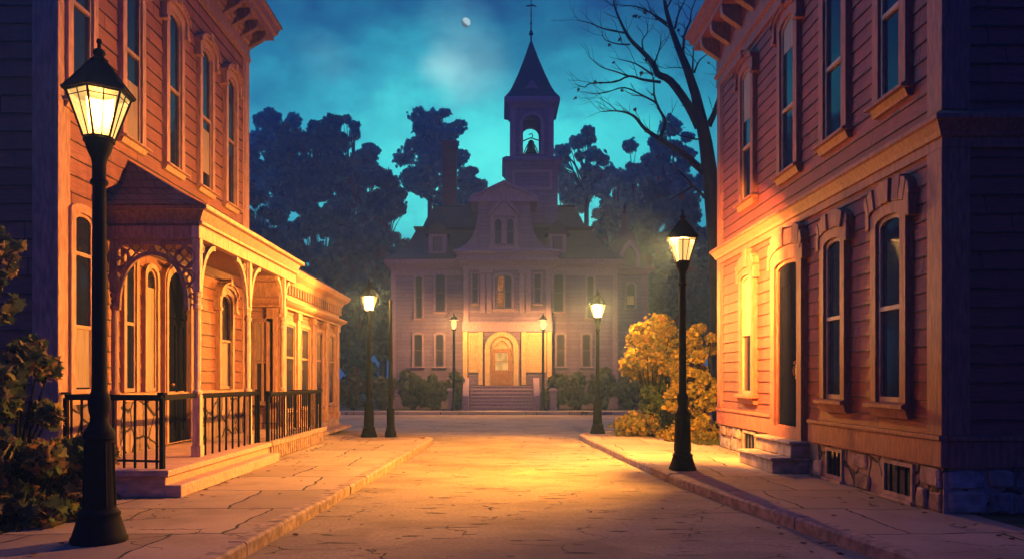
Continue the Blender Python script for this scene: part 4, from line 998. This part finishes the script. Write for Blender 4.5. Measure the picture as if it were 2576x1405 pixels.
def tree(x, ytop, ybot, w, Y, seed, label, mats=('leafB', 'barkfar'), nclump=44, per=120, size=0.36, open_=False, name='tree'):
    """crown between picture heights ytop..ybot, w wide, Y metres away: real height and distance come from these"""
    rs = random.Random(seed); top, bot = px(x, ytop, Y), px(x, ybot, Y); rw = w / 2 / FPX * Y; X = top.x
    root = thing(name, (X, Y, 0), label, 'tree', 'trees behind the mansion')
    cz, rh_ = (top.z + bot.z) / 2, (top.z - bot.z) / 2
    mb = MB(); lv = Leaves(); tb = bot.z + rh_ * 0.2
    jx = rs.uniform(-0.3, 0.3)
    mb.tube([(X, Y, -0.1), (X + jx, Y, tb * 0.5), (X + jx * 0.5, Y, tb), (X + jx, Y, cz + rh_ * 0.3)], [0.34, 0.27, 0.2, 0.07], 8)
    for k in range(nclump):
        while True:
            d = Vector((rs.uniform(-1, 1), rs.uniform(-1, 1), rs.uniform(-1, 1)))
            if d.length < 1 and (d.length > 0.35 or k < 3): break
        c = Vector((X + d.x * rw * 0.86, Y + d.y * rw * 0.8, cz + d.z * rh_ * 0.86))
        cr = rw * rs.uniform(0.13, 0.30) * (1.0 if not open_ else 0.85)
        s0 = Vector((X + jx * 0.7, Y, tb + (cz - tb) * rs.uniform(0.0, 0.7)))
        mid = s0.lerp(c, 0.5) + Vector((0, 0, 0.25 * rw))
        mb.tube([s0, mid, c], [0.10, 0.06, 0.025], 5)
        for q in range(2 if open_ else 1):
            e_ = c + rdir(rs) * cr; mb.tube([mid, mid.lerp(e_, 0.6) + Vector((0, 0, 0.1)), e_], [0.05, 0.03, 0.012], 4)
        clump(lv, c, cr, int(per * (0.5 + cr / rw * 3.5)), size, rs)
    mb.build('trunk', M[mats[1]], root, smooth=False)
    lv.build('crown', M[mats[0]], root)
    return root

tree(655, 395, 900, 150, 50, 21, 'darkest leafy tree close to the left house wall')
tree(800, 445, 930, 250, 54, 22, 'broad dark leafy tree above the shop roof', nclump=52)
tree(705, 250, 640, 200, 66, 23, 'tall pale tree touching the left house corner', nclump=48, mats=('leafHaze', 'barkfar'))
tree(785, 245, 560, 210, 60, 24, 'tallest dark crowned tree over the porch roof', nclump=52)
tree(885, 268, 600, 140, 64, 25, 'tall narrow tree right of the tallest left crown', mats=('leafHaze', 'barkfar'))
tree(960, 385, 800, 170, 60, 26, 'mid height leafy tree left of the chimney')
tree(880, 520, 960, 260, 51, 33, 'low wide dark tree behind the distant left lamp', nclump=52)
tree(1080, 250, 520, 215, 70, 27, 'pale open tree with branches showing left of the chimney', nclump=44, open_=True, per=95, mats=('leafHaze', 'barkfar'))
tree(1190, 395, 640, 110, 72, 28, 'small rounded tree just right of the chimney', mats=('leafHaze', 'barkfar'))
tree(1475, 312, 560, 175, 68, 29, 'pale open tree with branches showing right of the bell tower', nclump=40, open_=True, per=95, mats=('leafHaze', 'barkfar'))
tree(1595, 330, 640, 130, 72, 30, 'pale rounded tree between the open tree and bare tree', mats=('leafHaze', 'barkfar'))
tree(1690, 285, 640, 190, 66, 31, 'tall leafy tree behind the boughs of the bare tree', nclump=48, mats=('leafHaze', 'barkfar'))
tree(1635, 420, 800, 190, 58, 32, 'dark leafy tree above the mansion wing')
tree(1735, 470, 960, 190, 52, 34, 'dark leafy tree at the right behind the near lamp lantern', nclump=48)
tree(1530, 480, 760, 110, 60, 35, 'low dark tree rising behind the mansard roof edge')

for k, (x, yt, yb, w_, Y_, lb) in enumerate(((905, 690, 1010, 150, 47, 'dense dark undergrowth tree left of the mansion wall'), (1690, 640, 1030, 180, 47, 'dense dark undergrowth tree right of the mansion wing'),
        (1800, 560, 1040, 170, 45, 'dense dark undergrowth tree close to the red house corner'), (990, 640, 900, 130, 56, 'dense dark undergrowth tree behind the left mansion corner'))):
    tree(x, yt, yb, w_, Y_, 80 + k, lb, nclump=52, per=120, size=0.34)
for k, (x, yt, yb, w_, Y_, lb) in enumerate(((1010, 560, 900, 130, 63, 'low blue leafy tree behind the left mansard corner'), (1425, 400, 760, 120, 74, 'low pale tree just right of the tower base'), (1545, 400, 800, 130, 64, 'mid blue tree above the right roof edge'), (930, 330, 800, 150, 70, 'pale blue tree behind the distant left lamp'))):
    tree(x, yt, yb, w_, Y_, 120 + k, lb, mats=('leafHaze', 'barkfar'))
# the bare tree: trunk and boughs
def bare_tree():
    Yt = 26.0; rs = random.Random(5)
    root = thing('bare_tree', px(1812, 1070, Yt) * 1.0, 'tall bare dark tree with few leaves left behind the right house', 'tree')
    trunk = [(1822, 1075), (1812, 800), (1803, 600), (1791, 480), (1776, 365), (1764, 301), (1749, 236), (1728, 172), (1706, 120), (1689, 73), (1676, 26), (1668, -20), (1655, -70), (1640, -110)]
    tr = [30, 25, 23, 21, 17, 14.5, 12, 10, 8, 6.5, 5.2, 4, 2.5, 1.2]
    limbs = [
        ([(1758, 318), (1728, 262), (1685, 206), (1655, 185), (1642, 159), (1616, 129), (1586, 99), (1564, 64), (1547, 17), (1540, -20)], 13, 1.2),
        ([(1784, 440), (1750, 415), (1728, 395), (1698, 374), (1659, 352), (1620, 326), (1599, 296), (1582, 284), (1551, 279), (1515, 283)], 11, 1.0),
        ([(1659, 352), (1672, 309), (1659, 271), (1646, 241), (1646, 210), (1640, 188)], 5, 1.2),
        ([(1650, 258), (1616, 240), (1569, 221), (1526, 232), (1490, 238)], 3, 0.8),
        ([(1663, 206), (1616, 200), (1582, 191), (1547, 206), (1487, 210), (1470, 219), (1448, 210)], 4, 0.8),
        ([(1582, 191), (1547, 180), (1513, 167), (1483, 146)], 2.4, 0.7),
        ([(1642, 189), (1599, 163), (1560, 150)], 3, 0.8), ([(1586, 114), (1556, 112), (1526, 103), (1517, 90)], 2.4, 0.7),
        ([(1573, 82), (1521, 75), (1483, 60), (1453, 52)], 2.6, 0.7), ([(1646, 159), (1659, 116), (1663, 86)], 2.6, 0.7),
        ([(1616, 125), (1616, 103), (1629, 82), (1630, 60)], 2.4, 0.7), ([(1680, 60), (1642, 34), (1599, 17), (1560, 15)], 3.5, 0.8),
        ([(1719, 129), (1723, 86), (1736, 52), (1741, 26), (1755, -10)], 4, 1.0), ([(1698, 73), (1706, 34), (1723, 0), (1730, -30)], 3.2, 0.8),
        ([(1741, 185), (1745, 129), (1745, 86)], 3, 0.8), ([(1745, 185), (1762, 150), (1792, 129)], 3, 0.8), ([(1781, 318), (1796, 285), (1808, 250), (1830, 200), (1850, 120)], 9, 3),
        ([(1792, 520), (1775, 498), (1741, 468), (1719, 438), (1685, 412)], 6, 0.8), ([(1741, 470), (1706, 490), (1685, 503)], 2.5, 0.7),
        ([(1775, 345), (1753, 350), (1719, 344), (1702, 339)], 3.2, 0.8), ([(1689, 73), (1660, 52), (1642, 34), (1630, 8)], 2.5, 0.7), ([(1551, 279), (1530, 262), (1510, 250)], 1.6, 0.6),
        ([(1676, 26), (1690, 0), (1697, -30)], 3, 1), ([(1728, 172), (1700, 168), (1672, 172)], 1.8, 0.6)]
    k_ = Yt / FPX
    mb = MB(); mb.tube([px(x, y, Yt) for x, y in trunk], [r * k_ for r in tr], 12)
    tk = mb.build('trunk', M['bark'], root, smooth=True)
    mb = MB(); lv = Leaves(); tips = []
    for pts, r0, r1 in limbs:
        n = len(pts); slope = rs.uniform(-0.35, 0.35)
        P = []
        for k, (x, y) in enumerate(pts):
            t = k / (n - 1); P.append(px(x + rs.uniform(-2, 2), y + rs.uniform(-2, 2), Yt + slope * 3.0 * t * min(1, n / 6)))
        # soften the kinks
        Q, rr = [], []
        for k in range(n - 1):
            for s in range(3):
                t = s / 3; a = P[max(k - 1, 0)]; b = P[k]; c = P[k + 1]; d = P[min(k + 2, n - 1)]
                Q.append(0.5 * ((2 * b) + (c - a) * t + (2 * a - 5 * b + 4 * c - d) * t * t + (3 * b - a - 3 * c + d) * t ** 3)); rr.append(k_ * (r0 + (r1 - r0) * ((k + t) / (n - 1)) ** 0.8))
        Q.append(P[-1]); rr.append(k_ * r1)
        mb.tube(Q, rr, 7)
        for k in range(2, len(Q)):
            if rs.random() < (0.55 if rr[k] < 0.06 else 0.22):
                tips.append((Q[k], (Q[k] - Q[k - 2]).normalized(), rr[k]))
        tips.append((Q[-1], (Q[-1] - Q[-3]).normalized(), rr[-1]))
    for p, d, r in tips:                                  # fine twigs, forking once, a dead leaf here and there
        v = (d + Vector((rs.uniform(-0.9, 0.7), rs.uniform(-0.5, 0.5), rs.uniform(-0.3, 0.9)))).normalized()
        Ltw = rs.uniform(0.35, 1.0); q = [p]; rw_ = min(0.013, max(0.006, r * 0.5))
        for s in range(4):
            v = (v + rdir(rs) * 0.35 + Vector((-0.08, 0, 0.05))).normalized(); q.append(q[-1] + v * Ltw / 4)
        mb.tube(q, [rw_, rw_ * 0.9, rw_ * 0.75, rw_ * 0.6, rw_ * 0.4], 4)
        v2 = (v + rdir(rs) * 0.8).normalized(); mb.tube([q[2], q[2] + v2 * Ltw * 0.25, q[2] + v2 * Ltw * 0.5 + Vector((0, 0, 0.05))], [rw_ * 0.7, rw_ * 0.5, rw_ * 0.3], 4)
        if rs.random() < 0.22:
            for _ in range(rs.choice((1, 2))): lv.leaf(q[-1] + rdir(rs) * 0.05, rs.uniform(0.08, 0.15), MAPLE, rdir(rs), rs.uniform(0, 6), 0.3)
    mb.build('branch', M['bark'], root, smooth=True)
    o = lv.build('dead_leaf', M['fallen'], root); o['kind'] = 'stuff'
bare_tree()

# yellow bushes at the end of the right house
def bush(c, rx, rz, seed, label, mat, nclump, per, size, shape, cat='bush', group=None, name='bush', base=0.0, ry=None):
    rs = random.Random(seed); c = Vector(c); ry = ry or rx
    root = thing(name, (c.x, c.y, base), label, cat, group); lv = Leaves(); mb = MB()
    for k in range(nclump):
        while True:
            d = Vector((rs.uniform(-1, 1), rs.uniform(-1, 1), rs.uniform(-1, 1)))
            if 0.4 < d.length < 1: break
        p = c + Vector((d.x * rx * 0.8, d.y * ry * 0.8, d.z * rz * 0.8)); r = min(rx, rz) * (rs.uniform(0.22, 0.42) if nclump < 40 else rs.uniform(0.13, 0.34))
        if nclump > 40 and k % 3 == 0: p = Vector((c.x + d.x * rx * 0.8, c.y + d.y * ry * 0.8, base + abs(d.z) * 0.5))
        p.z = max(p.z, base + r * 0.5)
        mb.tube([(c.x + rs.uniform(-.1, .1), c.y + rs.uniform(-.1, .1), base - 0.1), Vector((c.x, c.y, base)).lerp(p, 0.5) + Vector((0, 0, 0.15)), p], [0.035, 0.022, 0.008], 5)
        clump(lv, p, r, int(per * rs.uniform(0.8, 1.2)), size, rs, shape, 0.85)
    mb.build('stem', M['bark'], root); lv.build('foliage', M[mat], root)
    return root
bush(px(1638, 868, 21.6), 1.08, 1.08, 41, 'yellow leafy bush leaning left beyond the right lamp post', 'leafY', 60, 230, 0.092, LOBE, name='bush', base=0.0)
bush(px(1745, 965, 19.8), 0.80, 1.10, 42, 'bright golden bush against the end of the red house', 'leafY', 52, 230, 0.086, LOBE, base=0.0)
bush(px(1768, 850, 22.6), 0.55, 0.65, 43, 'small high olive bush behind the golden bush', 'leafY', 14, 220, 0.09, LOBE, base=0.0)
bush(px(1690, 1010, 21.3), 1.05, 0.80, 44, 'dark green shrub under the yellow bush and left of the golden bush', 'leafG', 40, 150, 0.10, LOBE, base=0.0)
bush(px(1782, 1080, 19.0), 0.34, 0.32, 45, 'low olive plant by the foundation corner of the red house', 'leafY', 8, 110, 0.11, LOBE, base=0.0)
# leafy bush in the left foreground
bush((-5.08, 8.30, 1.05), 0.70, 1.22, 46, 'dark green and russet maple leaved bush in the left foreground', 'leafL', 46, 85, 0.125, MAPLE, base=0.0, ry=0.75)
bush((-4.55, 8.75, 0.42), 0.36, 0.50, 47, 'low russet leaved bush behind the nearest lamp post', 'leafL', 16, 70, 0.12, MAPLE, base=0.0)
def sprig():
    rs = random.Random(9); root = thing('sapling', (-5.45, 8.5, 0), 'thin sapling with a tuft of russet leaves by the dark wall', 'sapling')
    mb = MB(); lv = Leaves()
    ends = [px(10, 625, 8.5), px(30, 650, 8.6), px(12, 690, 8.4), px(42, 625, 8.4), px(-20, 620, 8.6), px(5, 590, 8.5), px(35, 675, 8.5), px(15, 800, 8.5), px(30, 760, 8.3), px(-10, 720, 8.5)]
    for e_ in ends:
        mb.tube([(-5.45, 8.5, -0.05), (-5.5, 8.5, 1.5), Vector((-5.45, 8.5, 2.3)).lerp(e_, 0.5), e_], [0.02, 0.015, 0.009, 0.004], 5)
        for _ in range(7): lv.leaf(e_ + rdir(rs) * rs.uniform(0.01, 0.11), rs.uniform(0.09, 0.14), MAPLE, rdir(rs) + Vector((0.4, -0.8, 0.2)), rs.uniform(0, 6), 0.2)
    mb.build('stem', M['bark'], root); lv.build('foliage', M['leafL'], root)
sprig()

# hedge shrubs along the mansion front
for k, (x, yt, w, Y, lb) in enumerate((
        (890, 925, 95, 39.9, 'dark shrub at the far left end of the mansion hedge'), (960, 935, 80, 40.0, 'dark shrub behind the foot of the bare post'),
        (1040, 920, 90, 40.3, 'tall dark shrub under the left mansion windows'), (1092, 935, 70, 40.0, 'rounded dark shrub left of the slim lamp'),
        (1145, 930, 60, 40.7, 'dark shrub against the left cheek wall of the steps'), (1400, 935, 75, 40.7, 'dark shrub right of the mansion steps and slim lamp'),
        (1455, 925, 80, 40.2, 'dark shrub under the right mansion windows'), (1520, 918, 90, 40.0, 'dark shrub behind the distant right lamp post'),
        (1590, 905, 95, 39.9, 'dark shrub left of the yellow bush below the wing'))):
    c = px(x, (yt + 1035) / 2, Y); rx = w / 2 / FPX * Y; rz = (1035 - yt) / 2 / FPX * Y
    bush(c, rx, rz, 60 + k, lb, 'leafH', 16, 110, 0.24, LOBE, 'shrub', 'dark shrubs along the mansion front', 'shrub', 0.0)

# grass tufts
def grass(name, areas, n, h, seed):
    rs = random.Random(seed); mb = MB()
    for _ in range(n):
        x0, x1, y0, y1 = rs.choice(areas); p = Vector((rs.uniform(x0, x1), rs.uniform(y0, y1), -0.02)); a = rs.uniform(0, 6.28); w_ = rs.uniform(0.008, 0.02)
        d = Vector((math.cos(a), math.sin(a), 0)); l = h * rs.uniform(0.4, 1.2); b = Vector((-d.y, d.x, 0)) * l * rs.uniform(0.1, 0.7)
        mb.face([p - d * w_, p + d * w_, p + b * 0.4 + Vector((0, 0, l * 0.7)) + d * w_ * 0.6, p + b + Vector((0, 0, l)), p + b * 0.4 + Vector((0, 0, l * 0.7)) - d * w_ * 0.6])
    o = mb.build(name, M['grass'], None, normals=False); o['kind'] = 'stuff'
grass('grass', [(-6.6, -4.75, 6.2, 10.1), (-6.0, -4.8, 19.4, 21.3), (-5.9, -4.8, 20.2, 21.4)], 5200, 0.10, 3)
grass('grass', [(5.0, 7.5, 18.2, 23.2), (4.6, 5.6, 18.3, 21.5)], 3600, 0.12, 4)
rs = random.Random(17); lv = Leaves()
for k in range(480):
    y = rs.uniform(5, 24); x = rs.uniform(-4.6, 4.6)
    if k % 3: x = rs.choice((-1.95 - (21 - y) * 0.04 + abs(rs.gauss(0, 0.22)), 2.25 + (21 - y) * 0.075 - abs(rs.gauss(0, 0.22)), -4.1 + abs(rs.gauss(0, 0.15)), 4.9 - abs(rs.gauss(0, 0.2))))
    if (x - 3.0) ** 2 + (y - 13.3) ** 2 < 0.2: continue
    z = 0.012 if (x < -1.9 - (21 - y) * 0.05 or x > 2.3 + (21 - y) * 0.09) else -0.108
    lv.leaf(Vector((x, y, z + 0.008)), rs.uniform(0.03, 0.075), rs.choice((MAPLE, ROUND, LOBE)), Vector((rs.uniform(-.2, .2), rs.uniform(-.2, .2), 1)), rs.uniform(0, 6), 0.1)
o = lv.build('fallen_leaves', M['fallen'], None); o['kind'] = 'stuff'

# ================================================================== SKY, MOON, AIR, LIGHT
w = bpy.data.worlds.new('World'); sc.world = w; w.use_nodes = True
nt = NT(w.node_tree); w.node_tree.nodes.clear()
out = nt.n('ShaderNodeOutputWorld')
d = nt.n('ShaderNodeTexCoord').outputs['Generated']
def skydir(x, y):
    return Vector((x - XV, FPX, YH - y)).normalized()
nz1 = nt.noise(nt.scale(d, (1, 1, 1.6)), 5.0, 5, 0.6); nz2 = nt.noise(nt.scale(d, (1, 1, 1.8)), 14.0, 5, 0.65)
wob = nt.add(nt.scale(nt.add(nz1.outputs[1], (-.5, -.5, -.5)), (0.30, 0.0, 0.26)), nt.scale(nt.add(nz2.outputs[1], (-.5, -.5, -.5)), (0.14, 0.0, 0.12)))
q = nt.add(nt.add(d, tuple(-skydir(1235, 450))), wob)
q = nt.scale(q, (0.72, 0.8, 2.1))
ln = nt.n('ShaderNodeVectorMath', {'operation': 'LENGTH'}, i0=q).outputs['Value']
sky = nt.ramp(nt.m('MULTIPLY', ln, 0.5), [(0.0, (0.13, 1.25, 1.1)), (0.055, (0.085, 0.95, 0.92)), (0.11, (0.045, 0.50, 0.62)), (0.17, (0.024, 0.26, 0.40)), (0.25, (0.013, 0.085, 0.22)), (0.45, (0.012, 0.036, 0.30)), (0.75, (0.006, 0.019, 0.36)), (1.0, (0.004, 0.012, 0.28))])
over = nt.smooth(nt.n('ShaderNodeSeparateXYZ', None, Vector=d).outputs[2], 0.46, 0.85)
sky = nt.mix(over, sky, (0.018, 0.075, 0.50))
for (x, y, r, k, colr) in ((1138, 190, 0.030, 0.28, (0.85, 1.35, 1.25)), (1205, 168, 0.040, 0.16, (0.7, 1.3, 1.2)), (1172, 57, 0.04, 0.16, (0.25, 0.7, 0.8)), (820, 150, 0.03, 0.12, (0.3, 0.7, 0.75)), (1120, 320, 0.10, 0.10, (0.2, 0.85, 0.8))):
    qq = nt.add(nt.add(d, tuple(-skydir(x, y))), nt.scale(wob, (0.22, 0, 0.16)))
    l2 = nt.n('ShaderNodeVectorMath', {'operation': 'LENGTH'}, i0=qq).outputs['Value']
    sky = nt.mix(nt.m('MULTIPLY', nt.smooth(l2, 0.0, r * 1.5, k * 1.5, 0.0), nt.smooth(nz2.outputs[0], 0.25, 0.65, 0.45, 1.0)), sky, colr)
bg = nt.n('ShaderNodeBackground', None, Color=sky, Strength=1.0)
nt.t.links.new(bg.outputs[0], out.inputs[0])

m, nt, out = newmat('moon_painted_phase')
nn = nt.n('ShaderNodeNewGeometry').outputs['Normal']
ph = nt.n('ShaderNodeVectorMath', {'operation': 'DOT_PRODUCT'}, i0=nn, i1=tuple(Vector((0.55, -0.55, 0.45)).normalized())).outputs['Value']  # the moon's bright and dark sides are painted into its emission
em = nt.n('ShaderNodeEmission', None, Color=nt.mix(nt.noise(nt.pos(), 0.5, 4).outputs[0], (0.36, 0.62, 0.66), (0.62, 0.80, 0.80)), Strength=nt.smooth(ph, -0.1, 0.35, 0.25, 1.0))
nt.t.links.new(em.outputs[0], out.inputs[0])
mb = MB(); c = px(1172, 57, 600); rr = 3.4
mb.lathe(c, [(rr * math.sin(PI * k / 16), -rr * math.cos(PI * k / 16)) for k in range(17)], 24)
mo = mb.build('moon', m, smooth=True); tag(mo, 'small pale gibbous moon high above the mansion left of the spire', 'moon')

HAZE = 0.0038
if HAZE:
    m, nt, out = newmat('night_air')
    v = nt.n('ShaderNodeVolumePrincipled', None, Color=(0.24, 0.48, 1.0, 1), Density=HAZE, Anisotropy=0.6)
    nt.t.links.new(v.outputs[0], out.inputs['Volume'])
    mb = MB(); mb.box(W, -45, 45, -8, 100, -1.2, 32); hz = mb.build('haze', m); hz['kind'] = 'stuff'

sun = bpy.data.lights.new('tree_fill_sun', 'SUN'); sun.energy = 1.6; sun.angle = math.radians(3); sun.color = (0.04, 0.40, 0.80)  # added blue fill to lift the trees, not aimed from the visible moon
so = bpy.data.objects.new('tree_fill_sun', sun); COL.objects.link(so); so.rotation_euler = (-Vector((-0.70, 0.40, 0.56))).to_track_quat('-Z', 'Y').to_euler()

cam = bpy.data.cameras.new('camera'); co = bpy.data.objects.new('camera', cam); COL.objects.link(co)
co.location = (0, 0, HC); co.rotation_euler = (PI / 2, 0, 0)
cam.sensor_fit = 'HORIZONTAL'; cam.sensor_width = 36; cam.lens = 36 * FPX / 2576
cam.shift_x = (1288 - XV) / 2576; cam.shift_y = (YH - 702.5) / 2576
cam.clip_start = 0.05; cam.clip_end = 3000
sc.camera = co
sc.view_settings.view_transform = 'Standard'; sc.view_settings.look = 'None'; sc.view_settings.exposure = 0.0; sc.view_settings.gamma = 1.0
cy = sc.cycles
cy.use_denoising = True; cy.max_bounces = 6; cy.diffuse_bounces = 1; cy.glossy_bounces = 2; cy.transparent_max_bounces = 12; cy.volume_bounces = 0
cy.sample_clamp_indirect = 4.0
